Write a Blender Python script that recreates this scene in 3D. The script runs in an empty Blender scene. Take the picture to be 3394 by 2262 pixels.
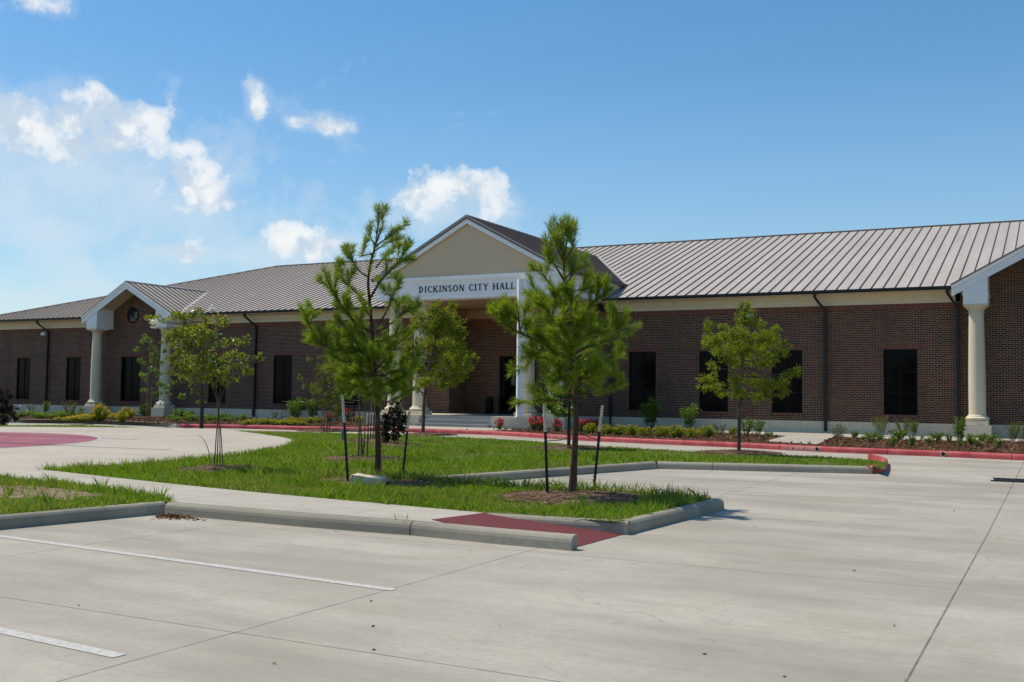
import bpy, bmesh, math, random
from mathutils import Vector, Matrix, noise as mnoise
from mathutils.geometry import tessellate_polygon
from math import sin, cos, pi, radians, sqrt, atan2, tan
random.seed(7)
RND = random.Random(11)
scene = bpy.context.scene
COL = scene.collection

# ------------------------------------------------------------------ camera
FPX, PITCH, ROLL, YAW = 3455.44, 0.0534825, 0.0120789, -0.4837455
PW, PH = 3394.0, 2262.0
DS = 1.4425                      # layout measurements are in a 2353 px wide copy of the view
EYE = Vector((0, 0, 1.6))
_M = Matrix(((cos(YAW), sin(YAW), 0), (-sin(YAW), cos(YAW), 0), (0, 0, 1)))
_F = Vector((0, cos(PITCH), sin(PITCH))); _U = Vector((0, -sin(PITCH), cos(PITCH))); _R = Vector((1, 0, 0))
FW = _M @ _F
RT = _M @ (cos(ROLL) * _R + sin(ROLL) * _U)
UP = _M @ (-sin(ROLL) * _R + cos(ROLL) * _U)
cam = bpy.data.cameras.new('camera'); camo = bpy.data.objects.new('camera', cam); COL.objects.link(camo)
camo.matrix_world = Matrix(((RT.x, UP.x, -FW.x, EYE.x), (RT.y, UP.y, -FW.y, EYE.y), (RT.z, UP.z, -FW.z, EYE.z), (0, 0, 0, 1)))
cam.sensor_width = 36; cam.lens = 36 * FPX / PW; cam.clip_end = 3000; cam.clip_start = 0.1
scene.camera = camo

def ray(x, y): return FW + RT * ((x * DS - PW / 2) / FPX) - UP * ((y * DS - PH / 2) / FPX)
def H(y): return 0.01 * min(max(y - 14.0, 0.0), 20.0)          # the lot rises gently to the building
def gp(x, y, off=0.0):                                          # a point of the ground surface
    z = off
    for _ in range(25):
        d = ray(x, y); p = EYE + d * ((z - EYE.z) / d.z); z = H(p.y) + off
    return p
def at(x, y, w): return EYE + ray(x, y) * w                     # a point at a given depth
def onY(x, y, Y): d = ray(x, y); return EYE + d * (Y / d.y)
def depth(p): return (Vector(p) - EYE).dot(FW)

# ------------------------------------------------------------------ helpers
class MB:
    def __init__(s): s.v = []; s.f = []; s.mi = []
    def quad(s, a, b, c, d, m=0):
        n = len(s.v); s.v += [tuple(a), tuple(b), tuple(c), tuple(d)]; s.f.append((n, n+1, n+2, n+3)); s.mi.append(m)
    def tri(s, a, b, c, m=0):
        n = len(s.v); s.v += [tuple(a), tuple(b), tuple(c)]; s.f.append((n, n+1, n+2)); s.mi.append(m)
    def poly(s, pts, m=0):
        n = len(s.v); s.v += [tuple(p) for p in pts]; s.f.append(tuple(range(n, n+len(pts)))); s.mi.append(m)
    def box(s, x0, x1, y0, y1, z0, z1, m=0):
        P = [(x0,y0,z0),(x1,y0,z0),(x1,y1,z0),(x0,y1,z0),(x0,y0,z1),(x1,y0,z1),(x1,y1,z1),(x0,y1,z1)]
        n = len(s.v); s.v += P
        for f in ((0,3,2,1),(4,5,6,7),(0,1,5,4),(1,2,6,5),(2,3,7,6),(3,0,4,7)): s.f.append(tuple(n+i for i in f)); s.mi.append(m)
    def hexa(s, P, m=0):                                        # eight corners, bottom four then top four
        n = len(s.v); s.v += [tuple(p) for p in P]
        for f in ((0,3,2,1),(4,5,6,7),(0,1,5,4),(1,2,6,5),(2,3,7,6),(3,0,4,7)): s.f.append(tuple(n+i for i in f)); s.mi.append(m)
    def prism(s, ring0, ring1, m=0, cap=True):
        k = len(ring0); n = len(s.v); s.v += [tuple(p) for p in ring0] + [tuple(p) for p in ring1]
        for i in range(k): j = (i+1) % k; s.f.append((n+i, n+j, n+k+j, n+k+i)); s.mi.append(m)
        if cap:
            s.f.append(tuple(n+i for i in reversed(range(k)))); s.mi.append(m)
            s.f.append(tuple(n+k+i for i in range(k))); s.mi.append(m)
    def tube(s, pts, radii, sides=7, m=0, cap=True):
        pts = [Vector(p) for p in pts]; rings = []
        ref = Vector((0.13, 0.31, 0.94))
        for i, p in enumerate(pts):
            d = (pts[min(i+1, len(pts)-1)] - pts[max(i-1, 0)])
            d = d.normalized() if d.length > 1e-6 else Vector((0,0,1))
            a = d.cross(ref if abs(d.dot(ref)) < .95 else Vector((1,0,0))).normalized(); b = d.cross(a)
            r = radii[i]; rings.append([p + (a*cos(2*pi*k/sides) + b*sin(2*pi*k/sides))*r for k in range(sides)])
        n = len(s.v)
        for r in rings: s.v += [tuple(q) for q in r]
        for i in range(len(rings)-1):
            for k in range(sides):
                k2 = (k+1) % sides
                s.f.append((n+i*sides+k, n+i*sides+k2, n+(i+1)*sides+k2, n+(i+1)*sides+k)); s.mi.append(m)
        if cap:
            s.f.append(tuple(n+k for k in reversed(range(sides)))); s.mi.append(m)
            s.f.append(tuple(n+(len(rings)-1)*sides+k for k in range(sides))); s.mi.append(m)
    def lathe(s, c, prof, sides=28, m=0):                       # prof: (radius, z)
        n = len(s.v)
        for r, z in prof:
            for k in range(sides): s.v.append((c[0]+r*cos(2*pi*k/sides), c[1]+r*sin(2*pi*k/sides), z))
        for i in range(len(prof)-1):
            for k in range(sides):
                k2 = (k+1) % sides
                s.f.append((n+i*sides+k, n+i*sides+k2, n+(i+1)*sides+k2, n+(i+1)*sides+k)); s.mi.append(m)
        s.f.append(tuple(n+k for k in reversed(range(sides)))); s.mi.append(m)
        s.f.append(tuple(n+(len(prof)-1)*sides+k for k in range(sides))); s.mi.append(m)
    def build(s, name, mats, parent=None, origin=None, smooth=False):
        me = bpy.data.meshes.new(name)
        o = Vector(origin) if origin is not None else Vector((0,0,0))
        vs = s.v if origin is None else [(v[0]-o.x, v[1]-o.y, v[2]-o.z) for v in s.v]
        me.from_pydata(vs, [], s.f)
        if not isinstance(mats, (list, tuple)): mats = [mats]
        for m in mats: me.materials.append(m)
        if len(mats) > 1: me.polygons.foreach_set('material_index', s.mi)
        if smooth:
            me.polygons.foreach_set('use_smooth', [True]*len(me.polygons))
            try: me.set_sharp_from_angle(angle=radians(40))
            except Exception: pass
        me.update()
        ob = bpy.data.objects.new(name, me); COL.objects.link(ob)
        ob.location = o
        if parent is not None:
            ob.parent = parent; ob.location = o - WLOC(parent)
        return ob
def WLOC(o):
    p = o.location.copy()
    while o.parent: o = o.parent; p += o.location
    return p
def thing(name, label, cat, loc=(0,0,0), group=None):
    o = bpy.data.objects.new(name, None); COL.objects.link(o); o.location = loc; o.empty_display_size = .2
    o['label'] = label; o['category'] = cat
    if group: o['group'] = group
    return o
def tag(o, label, cat, group=None):
    o['label'] = label; o['category'] = cat
    if group: o['group'] = group
    return o
def kind(o, k): o['kind'] = k; return o

# ------------------------------------------------------------------ materials
class NT:
    def __init__(s, name):
        s.mat = bpy.data.materials.new(name); s.mat.use_nodes = True; s.t = s.mat.node_tree; s.t.nodes.clear()
        s.out = s.n('ShaderNodeOutputMaterial')
    def n(s, typ, **kw):
        nd = s.t.nodes.new(typ)
        for k, v in kw.items(): setattr(nd, k, v)
        return nd
    def l(s, a, b): s.t.links.new(a, b)
    def val(s, sock, v):
        if hasattr(v, 'is_output') or isinstance(v, bpy.types.NodeSocket): s.l(v, sock)
        else: sock.default_value = v
    def math(s, op, a, b=0.0, clamp=False):
        nd = s.n('ShaderNodeMath', operation=op, use_clamp=clamp); s.val(nd.inputs[0], a); s.val(nd.inputs[1], b); return nd.outputs[0]
    def mix(s, f, a, b, mode='MIX'):
        nd = s.n('ShaderNodeMix', data_type='RGBA', blend_type=mode); s.val(nd.inputs[0], f)
        for i, c in ((6, a), (7, b)):
            s.val(nd.inputs[i], c if isinstance(c, bpy.types.NodeSocket) else (c[0], c[1], c[2], 1))
        return nd.outputs[2]
    def noise(s, vec, scale, detail=4, rough=.55):
        nd = s.n('ShaderNodeTexNoise'); s.val(nd.inputs['Scale'], scale); nd.inputs['Detail'].default_value = detail
        nd.inputs['Roughness'].default_value = rough
        if vec is not None: s.l(vec, nd.inputs['Vector'])
        return nd.outputs['Fac']
    def ramp(s, f, stops):
        nd = s.n('ShaderNodeValToRGB'); el = nd.color_ramp.elements
        while len(el) < len(stops): el.new(.5)
        for e, (p, c) in zip(el, stops): e.position = p; e.color = (c, c, c, 1) if not hasattr(c, '__len__') else (*c, 1)
        s.l(f, nd.inputs[0]); return nd.outputs[0]
    def objco(s): return s.n('ShaderNodeTexCoord').outputs['Object']
    def mapping(s, vec, scale=(1,1,1), loc=(0,0,0), rot=(0,0,0)):
        nd = s.n('ShaderNodeMapping'); nd.inputs['Scale'].default_value = scale; nd.inputs['Location'].default_value = loc
        nd.inputs['Rotation'].default_value = rot; s.l(vec, nd.inputs['Vector']); return nd.outputs[0]
    def bsdf(s, color, rough=.8, spec=.3, metal=0.0, bump=None, bstr=.3, bdist=.01):
        b = s.n('ShaderNodeBsdfPrincipled')
        s.val(b.inputs['Base Color'], color if isinstance(color, bpy.types.NodeSocket) else (*color, 1))
        s.val(b.inputs['Roughness'], rough); b.inputs['Specular IOR Level'].default_value = spec; b.inputs['Metallic'].default_value = metal
        if bump is not None:
            bn = s.n('ShaderNodeBump'); bn.inputs['Strength'].default_value = bstr; bn.inputs['Distance'].default_value = bdist
            s.l(bump, bn.inputs['Height']); s.l(bn.outputs[0], b.inputs['Normal'])
        s.l(b.outputs[0], s.out.inputs[0]); return b

def simple(name, col, rough=.7, spec=.3, var=.12, scale=6, metal=0.0, bump=0.0):
    t = NT(name); co = t.objco(); n = t.noise(co, scale, 5)
    c = t.mix(t.ramp(n, [(.3, 0), (.7, 1)]), [x*(1-var) for x in col], [min(1, x*(1+var)) for x in col])
    t.bsdf(c, rough, spec, metal, n if bump else None, bump)
    return t.mat

def brick_mat(name, soldier=False):
    t = NT(name); co = t.objco(); sp = t.n('ShaderNodeSeparateXYZ'); t.l(co, sp.inputs[0])
    u = t.math('ADD', sp.outputs[0], sp.outputs[1]); cb = t.n('ShaderNodeCombineXYZ')
    if soldier: t.l(sp.outputs[2], cb.inputs[0]); t.l(u, cb.inputs[1])
    else: t.l(u, cb.inputs[0]); t.l(sp.outputs[2], cb.inputs[1])
    def bt(c1, c2, mo, bias=0.0):
        b = t.n('ShaderNodeTexBrick'); b.offset = 0.0 if soldier else .5
        b.inputs['Scale'].default_value = 1; b.inputs['Brick Width'].default_value = 3.0 if soldier else .2032
        b.inputs['Row Height'].default_value = .0677; b.inputs['Mortar Size'].default_value = .0062
        b.inputs['Mortar Smooth'].default_value = .15; b.inputs['Bias'].default_value = bias
        b.inputs['Color1'].default_value = (*c1, 1); b.inputs['Color2'].default_value = (*c2, 1); b.inputs['Mortar'].default_value = (*mo, 1)
        t.l(cb.outputs[0], b.inputs['Vector']); return b
    b = bt((.020, .011, .013), (.200, .050, .020), (.50, .40, .29), -.22)
    n1 = t.noise(co, .35, 3); n2 = t.noise(cb.outputs[0], 26, 2)
    c = t.mix(t.math('MULTIPLY', n2, .5), b.outputs['Color'], (.050, .028, .032), 'MIX')
    c = t.mix(b.outputs['Fac'], c, (.48, .345, .215))
    c = t.mix(t.ramp(n1, [(.35, 0), (.65, .22)]), c, [.6*x for x in (.21, .10, .07)], 'MIX')
    if soldier: c = t.mix(.30, c, (.26, .085, .055))
    else:
        n3 = t.noise(t.mapping(cb.outputs[0], (.5, .16, 1)), 2.0, 5, .6); c = t.mix(t.ramp(n3, [(.48, 0), (.72, .35)]), c, (.045, .025, .026))
    t.bsdf(c, .85, .2, bump=t.math('MULTIPLY', b.outputs['Fac'], -1), bstr=.5, bdist=.006)
    return t.mat

def block_mat(name, col, w=.4064, h=.2032):
    t = NT(name); co = t.objco(); sp = t.n('ShaderNodeSeparateXYZ'); t.l(co, sp.inputs[0])
    u = t.math('ADD', sp.outputs[0], sp.outputs[1]); cb = t.n('ShaderNodeCombineXYZ'); t.l(u, cb.inputs[0])
    t.l(t.math('ADD', sp.outputs[2], .014), cb.inputs[1])
    b = t.n('ShaderNodeTexBrick'); b.inputs['Scale'].default_value = 1; b.inputs['Brick Width'].default_value = w; b.inputs['Row Height'].default_value = h
    b.inputs['Mortar Size'].default_value = .006; b.inputs['Color1'].default_value = (*col, 1); b.inputs['Color2'].default_value = (*[x*.9 for x in col], 1)
    b.inputs['Mortar'].default_value = (*[min(1, x*1.22) for x in col], 1); t.l(cb.outputs[0], b.inputs['Vector'])
    n = t.noise(co, 9, 6); c = t.mix(t.ramp(n, [(.35, .0), (.75, .45)]), b.outputs['Color'], [x*.62 for x in col])
    t.bsdf(c, .9, .2, bump=n, bstr=.4, bdist=.02); return t.mat

def concrete(name, base, joints=None, stain=.44, jw=.0075, warm=(.43,.37,.28)):
    t = NT(name); co = t.objco()
    n1 = t.noise(t.mapping(co, (.22, .9, .5)), 1, 6, .6); n2 = t.noise(co, 2.6, 8, .65); n3 = t.noise(co, 90, 3)
    n4 = t.noise(t.mapping(co, (.5, .12, .5), (4, 1, 0), (0, 0, .5)), 1, 5, .6)
    c = t.mix(t.ramp(n1, [(.38, 0), (.62, 1)]), [x*(1-stain*.42) for x in base], [x*(1+stain*.25) for x in base])
    c = t.mix(t.ramp(n4, [(.45, 0), (.75, .30)]), c, warm)
    c = t.mix(t.ramp(n2, [(.50, 0), (.80, .40)]), c, [x*.62 for x in base])
    c = t.mix(t.ramp(n3, [(.30, .22), (.62, 0)]), c, [x*.5 for x in base])
    n5 = t.noise(t.mapping(co, (1, 1.6, 1)), 13, 7, .7); n6 = t.noise(t.mapping(co, (.16, .55, .3), (9, 2, 0)), 1, 7, .68)
    n8 = t.noise(co, .42, 6, .62); c = t.mix(t.ramp(n8, [(.36, .34), (.50, 0)]), c, [base[0]*.66, base[1]*.62, base[2]*.54]); c = t.mix(t.ramp(n8, [(.52, 0), (.68, .30)]), c, [min(1, x*1.22) for x in base])
    c = t.mix(t.ramp(n5, [(.34, .42), (.56, 0)]), c, [x*.66 for x in base])
    n7 = t.noise(co, 34, 5, .75); c = t.mix(t.ramp(n7, [(.56, 0), (.78, .35)]), c, [min(1, x*1.3) for x in base])
    c = t.mix(t.ramp(n6, [(.50, 0), (.66, stain*1.3)]), c, [x*.55 for x in base])
    v = t.n('ShaderNodeTexVoronoi'); v.inputs['Scale'].default_value = .55; t.l(co, v.inputs['Vector'])
    spot = t.math('MULTIPLY', t.ramp(v.outputs['Distance'], [(.0, 1), (.09, 0)]), t.ramp(n2, [(.48, 0), (.56, .75)]))
    c = t.mix(spot, c, [x*.40 for x in base])
    cv = t.n('ShaderNodeTexVoronoi', feature='DISTANCE_TO_EDGE'); cv.inputs['Scale'].default_value = .16; wv = t.n('ShaderNodeVectorMath', operation='ADD'); t.l(co, wv.inputs[0])
    wn = t.n('ShaderNodeTexNoise'); wn.inputs['Scale'].default_value = 1.1; wn.inputs['Detail'].default_value = 6; t.l(co, wn.inputs['Vector']); ws = t.n('ShaderNodeVectorMath', operation='SCALE'); t.l(wn.outputs['Color'], ws.inputs[0]); ws.inputs['Scale'].default_value = 1.4; t.l(ws.outputs[0], wv.inputs[1]); t.l(wv.outputs[0], cv.inputs['Vector'])
    c = t.mix(t.math('MULTIPLY', t.math('LESS_THAN', cv.outputs['Distance'], .0011), t.ramp(n1, [(.46, 0), (.54, .35)])), c, [x*.40 for x in base])
    if joints:
        sp = t.n('ShaderNodeSeparateXYZ'); t.l(co, sp.inputs[0]); tot = None
        for ax, off, per in joints:
            m = t.math('PINGPONG', t.math('SUBTRACT', sp.outputs[ax], off), per/2)
            k = t.math('LESS_THAN', m, jw); tot = k if tot is None else t.math('MAXIMUM', tot, k)
        edge = t.math('MULTIPLY', tot, t.ramp(n2, [(.2, .35), (.6, .85)]))
        c = t.mix(edge, c, [x*.22 for x in base])
    t.bsdf(c, .85, .25, bump=n3, bstr=.25, bdist=.004); return t.mat

def leafmat(name, a, b, trans=.45, rough=.5, scale=2.2, dry=None, dryk=.90, spec=.35, drift=None):
    t = NT(name); co = t.objco(); geo = t.n('ShaderNodeNewGeometry')
    n = t.noise(co, scale, 3); r = geo.outputs['Random Per Island']
    f = t.math('ADD', t.math('MULTIPLY', t.ramp(n, [(.3, 0), (.7, 1)]), .5), t.math('MULTIPLY', r, .5))
    c = t.mix(f, a, b)
    if drift:
        nd_ = t.noise(t.mapping(co, (.45, .8, .4), (3, 7, 0)), drift[1]*2.2, 4); c = t.mix(t.ramp(nd_, [(.46, 0), (.62, .75)]), c, drift[0])
    if dry: c = t.mix(t.math('GREATER_THAN', r, dryk), c, dry)
    p = t.n('ShaderNodeBsdfPrincipled'); t.l(c, p.inputs['Base Color']); p.inputs['Roughness'].default_value = rough; p.inputs['Specular IOR Level'].default_value = spec
    tr = t.n('ShaderNodeBsdfTranslucent'); t.l(t.mix(.35, c, (min(1, b[0]*2.2), min(1, b[1]*1.9), b[2])), tr.inputs[0])
    mx = t.n('ShaderNodeMixShader'); mx.inputs[0].default_value = trans; t.l(p.outputs[0], mx.inputs[1]); t.l(tr.outputs[0], mx.inputs[2])
    t.l(mx.outputs[0], t.out.inputs[0]); return t.mat

def bark(name, col, sc=(18, 18, 3)):
    t = NT(name); co = t.objco(); n = t.noise(t.mapping(co, sc), 1.4, 6, .7)
    c = t.mix(t.ramp(n, [(.35, 0), (.68, 1)]), [x*.45 for x in col], [x*1.35 for x in col])
    t.bsdf(c, .9, .15, bump=n, bstr=.8, bdist=.02); return t.mat

def mulchmat(name, a, b, c3):
    t = NT(name); co = t.objco(); nb = t.noise(co, 5.5, 6, .75)
    v = t.n('ShaderNodeTexVoronoi'); v.inputs['Scale'].default_value = 22; t.l(t.mapping(co, (1, .6, 1), rot=(0, 0, .6)), v.inputs['Vector'])
    sp = t.n('ShaderNodeSeparateColor'); t.l(v.outputs['Color'], sp.inputs[0])
    n = t.noise(co, 1.3, 5); c = t.mix(sp.outputs[0], a, b); c = t.mix(t.ramp(n, [(.4, 0), (.7, .7)]), c, c3); c = t.mix(t.ramp(nb, [(.42, .8), (.60, 0)]), c, [x*.45 for x in a])
    t.bsdf(c, .95, .1, bump=v.outputs['Distance'], bstr=1.0, bdist=.03); return t.mat

M = {}
M['brick'] = brick_mat('brick'); M['soldier'] = brick_mat('soldier_brick', True)
M['block'] = block_mat('stone_block', (.74, .63, .45)); M['rubble'] = block_mat('rough_stone', (.68, .59, .44), .55, .25)
M['cream'] = simple('cream_trim', (.66, .57, .40), .6, .3, .05, 3)
M['white'] = simple('white_trim', (.86, .85, .81), .5, .35, .03, 4)
M['stucco'] = simple('tan_stucco', (.66, .50, .33), .95, .1, .10, 60, bump=.25)
M['porchshade'] = simple('shaded_tan_soffit', (.40, .275, .165), .8, .15, .06, 3)  # porch ceiling and recess frieze, with the porch shade worked into the tan
M['column'] = simple('cast_stone', (.68, .59, .42), .8, .2, .07, 22, bump=.05)
M['bronze'] = simple('dark_bronze', (.016, .015, .019), .45, .35, .2, 5)
M['frame'] = simple('window_frame', (.007, .007, .008), .5, .12, .1, 5)
M['glass'] = simple('dark_glass', (.003, .0035, .004), .08, .07, .1, 1)
M['asphalt'] = simple('black_paint', (.012, .012, .012), .6, .3, .3, 30)
M['stakewhite'] = simple('white_stake_tip', (.50, .45, .36), .7, .2, .25, 30)
M['paint_white'] = simple('worn_line_paint', (.50, .48, .43), .85, .15, .22, 22)
M['steps'] = concrete('grey_step', (.33, .34, .33))
M['lot'] = concrete('lot_concrete', (.440, .395, .318), joints=((0, -.80, 4.12), (1, 5.42, 4.35)))
M['plaza'] = concrete('plaza_concrete', (.50, .435, .345), stain=.14)
M['walk'] = concrete('walk_concrete', (.48, .43, .35), joints=((0, -10.55, 2.9),), stain=.18, jw=.008)
M['kerb'] = concrete('kerb_concrete', (.36, .325, .250), joints=((0, -6.62, 6.0),), stain=.45, jw=.014)
M['mulch'] = mulchmat('mulch', (.095, .058, .036), (.32, .205, .125), (.20, .13, .078))
M['bedmulch'] = mulchmat('bed_mulch', (.045, .022, .012), (.20, .095, .048), (.10, .058, .030))
t = NT('lawn_soil'); co = t.objco(); n = t.noise(co, .7, 5); n2 = t.noise(co, 14, 5)
c = t.mix(t.ramp(n, [(.40, 0), (.66, 1)]), (.070, .140, .010), (.165, .150, .045)); c = t.mix(t.ramp(n2, [(.35, 0), (.7, .6)]), c, (.035, .06, .010))
t.bsdf(c, .95, .1, bump=n2, bstr=.8, bdist=.04); M['soil'] = t.mat
M['dirt'] = simple('bare_dirt', (.235, .165, .110), .95, .1, .45, 5, bump=.6)
M['field'] = simple('far_field', (.06, .10, .02), .95, .1, .4, .3)
M['rock'] = simple('limestone', (.62, .53, .38), .9, .15, .30, 11, bump=.9)
# standing seam metal
t = NT('roof_metal'); co = t.objco(); n = t.noise(t.mapping(co, (2.3, .25, .25)), 1, 4)
t.bsdf(t.mix(t.ramp(n, [(.3, 0), (.7, 1)]), (.43, .366, .300), (.515, .445, .375)), .48, .35); M['roof'] = t.mat
t = NT('roof_rib_shade'); t.bsdf((.115, .092, .080), .55, .3); M['rib'] = t.mat  # far darker than the panels: the ribs' shaded sides are put into the colour
M['roofdark'] = simple('roof_edge_metal', (.15, .125, .115), .5, .35, .08, 3)
# painted kerb red
t = NT('kerb_red'); co = t.objco(); n = t.noise(co, 3, 6); n2 = t.noise(co, 26, 5)
c = t.mix(t.ramp(n, [(.35, 0), (.7, 1)]), (.40, .055, .065), (.56, .13, .125)); c = t.mix(t.ramp(n2, [(.60, 0), (.74, .55)]), c, (.48, .33, .28))
sp = t.n('ShaderNodeSeparateXYZ'); t.l(co, sp.inputs[0]); m = t.math('LESS_THAN', t.math('PINGPONG', t.math('ADD', sp.outputs[0], 1.1), 1.525), .012)
c = t.mix(m, c, (.13, .03, .035)); t.bsdf(c, .7, .25); M['red'] = t.mat
# red paving: tactile ramp has grooves along x
t = NT('tactile_red'); co = t.objco(); sp = t.n('ShaderNodeSeparateXYZ'); t.l(co, sp.inputs[0])
uu = t.math('ADD', t.math('MULTIPLY', sp.outputs[0], -.10), sp.outputs[1]); w = t.math('PINGPONG', uu, .042); g = t.ramp(t.math('DIVIDE', w, .042), [(.30, 0), (.55, 1)])
n = t.noise(co, 8, 5); c = t.mix(g, (.045, .010, .011), (.235, .050, .050)); c = t.mix(t.ramp(n, [(.4, 0), (.75, .4)]), c, (.16, .045, .042)); t.bsdf(c, .8, .25, bump=g, bstr=.6, bdist=.02); M['tactile'] = t.mat
t = NT('red_pavers'); co = t.objco(); b = t.n('ShaderNodeTexBrick'); b.inputs['Scale'].default_value = 1; b.inputs['Brick Width'].default_value = .4; b.inputs['Row Height'].default_value = .2
b.inputs['Mortar Size'].default_value = .006; b.inputs['Color1'].default_value = (.33, .105, .135, 1); b.inputs['Color2'].default_value = (.27, .085, .11, 1); b.inputs['Mortar'].default_value = (.2, .1, .1, 1)
t.l(co, b.inputs['Vector']); n = t.noise(co, 1.2, 5); t.bsdf(t.mix(t.ramp(n, [(.4, 0), (.7, .4)]), b.outputs['Color'], (.34, .16, .17)), .85, .2); M['pavers'] = t.mat
# plants
M['grass'] = leafmat('grass_blades', (.070, .180, .006), (.205, .335, .012), .50, .55, .7, dry=(.34, .28, .10), drift=((.235, .225, .050), .33))
M['needles'] = leafmat('pine_needles', (.085, .175, .010), (.270, .360, .024), .48, .5, 3, dry=(.24, .15, .06), dryk=.965)
M['cypress'] = leafmat('cypress_leaves', (.115, .165, .008), (.235, .285, .014), .50, .6, 2.5)
M['crape'] = leafmat('glossy_leaves', (.090, .130, .012), (.250, .285, .024), .48, .30, 3, spec=.6)
M['leafy'] = leafmat('broad_leaves', (.065, .145, .012), (.165, .265, .024), .45, .4, 3)
M['olive'] = leafmat('olive_leaves', (.070, .105, .012), (.155, .185, .020), .45, .55, 3)
M['darkleaf'] = leafmat('dark_holly_leaves', (.010, .014, .006), (.030, .030, .012), .25, .4, 3, dry=(.20, .055, .02))
M['maroon'] = leafmat('maroon_leaves', (.018, .010, .010), (.045, .030, .018), .25, .5, 3)
M['lantana'] = leafmat('lantana_leaves', (.150, .225, .014), (.270, .310, .020), .45, .55, 4)
M['yellow'] = leafmat('yellow_petals', (.68, .50, .02), (.72, .38, .02), .30, .5, 3)
M['rose'] = leafmat('rose_petals', (.55, .020, .045), (.62, .045, .09), .30, .45, 3)
M['whitefl'] = leafmat('white_petals', (.78, .76, .66), (.85, .83, .75), .30, .5, 3)
M['pinebark'] = bark('pine_bark', (.105, .062, .042)); M['greybark'] = bark('grey_bark', (.12, .095, .075)); M['crapebark'] = bark('smooth_bark', (.21, .145, .095), (6, 6, 3))
M['darkbark'] = bark('dark_bark', (.055, .045, .040))
M['wood'] = bark('wood_stake_wood', (.27, .20, .12))

# ------------------------------------------------------------------ sky and sun
SUN_EL, SUN_AZ = radians(59), radians(3.0)        # light travels towards +x, slightly +y
sd = Vector((-cos(SUN_EL)*cos(SUN_AZ), -cos(SUN_EL)*sin(SUN_AZ), sin(SUN_EL)))
sun = bpy.data.lights.new('sun', 'SUN'); sun.energy = 4.2; sun.angle = radians(.53); sun.color = (1.0, .93, .80)
so = bpy.data.objects.new('sun', sun); COL.objects.link(so); so.rotation_euler = sd.to_track_quat('Z', 'Y').to_euler(); so.location = (-20, -5, 30)
w = bpy.data.worlds.new('World'); scene.world = w; w.use_nodes = True
class WT(NT):
    def __init__(s, t): s.t = t; t.nodes.clear(); s.out = s.n('ShaderNodeOutputWorld')
t = WT(w.node_tree)
sky = t.n('ShaderNodeTexSky', sky_type='NISHITA'); sky.sun_disc = False; sky.sun_elevation = SUN_EL; sky.sun_rotation = atan2(sd.x, sd.y) % (2*pi)
sky.altitude = 0; sky.air_density = 1.0; sky.dust_density = .6; sky.ozone_density = 2.2
hs = t.n('ShaderNodeHueSaturation'); hs.inputs['Saturation'].default_value = 1.42; hs.inputs['Value'].default_value = 1.32; hs.inputs['Hue'].default_value = .497
t.l(sky.outputs[0], hs.inputs['Color'])
gen = t.n('ShaderNodeTexCoord').outputs['Generated']
sp = t.n('ShaderNodeSeparateXYZ'); t.l(gen, sp.inputs[0])
AZ = t.math('ARCTAN2', sp.outputs[0], sp.outputs[1]); EL = t.math('ARCSINE', sp.outputs[2])
# x, y, half width, half height, strength (cumulus banks of this sky, kept as azimuth and elevation)
BRIGHT = [(25,270,70,44,1),(90,298,65,46,1),(165,278,52,36,1),(222,268,52,44,1),(285,283,52,46,1),(340,280,44,44,1),(265,325,100,34,.9),(140,330,100,32,.9),(440,340,22,18,.7),(440,412,44,40,.9),(482,450,52,26,.85),(525,466,36,14,.7),
  (85,4,66,30,1),(928,462,46,28,.9),(1000,424,56,42,1),(1060,432,52,40,1),(1112,446,36,34,.8),(960,445,50,40,.9),(672,548,62,24,.85),(712,562,74,20,.7),(392,574,60,15,.6),(580,198,17,28,.62),(592,240,13,22,.62),(742,283,46,15,.60),(705,281,28,10,.5)]
HAZY = [(200,395,260,120,1),(40,440,130,90,.9),(120,530,170,60,.8),(420,470,130,70,.7),(1010,480,165,62,.95),(400,582,120,30,.8),(540,592,150,26,.8),(650,580,170,40,.9),(775,566,90,34,.8),(175,620,56,44,.7),(190,655,90,28,.7),(60,690,130,28,.7),(150,300,260,90,.7),(585,215,34,56,.6),(735,284,66,26,.6),(90,0,90,44,.7),(260,470,420,200,.45)]
def blobs(L):
    tot = None
    for (x, y, rx, ry, s_) in L:
        d0 = ray(x, y).normalized(); dx = ray(x+rx, y).normalized(); dy = ray(x, y-ry).normalized()
        a0, e0 = atan2(d0.x, d0.y), math.asin(d0.z); ra = abs(atan2(dx.x, dx.y)-a0)*1.35; re = abs(math.asin(dy.z)-e0)*1.4
        u = t.math('DIVIDE', t.math('SUBTRACT', AZ, a0), ra); v = t.math('DIVIDE', t.math('SUBTRACT', EL, e0), re)
        f = t.math('MULTIPLY', t.math('SUBTRACT', 1.0, t.math('SQRT', t.math('ADD', t.math('MULTIPLY', u, u), t.math('MULTIPLY', v, v)))), s_)
        tot = f if tot is None else t.math('MAXIMUM', tot, f)
    return t.math('MAXIMUM', tot, -1.5)
nz = t.noise(gen, 22, 7, .62); nzb = t.noise(gen, 7, 5, .55); nzc = t.noise(gen, 62, 3, .5)
def wsum(*p):
    o = None
    for a, k in p: m = t.math('MULTIPLY', t.math('SUBTRACT', a, .5), k); o = m if o is None else t.math('ADD', o, m)
    return o
db = t.math('ADD', t.math('MULTIPLY', blobs(BRIGHT), 1.0), wsum((nz, 3.0), (nzb, 2.6), (nzc, 1.2)))
dh = t.math('ADD', t.math('MULTIPLY', blobs(HAZY), 1.05), wsum((nz, 1.5), (nzb, 1.6), (nzc, .4)))
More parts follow.
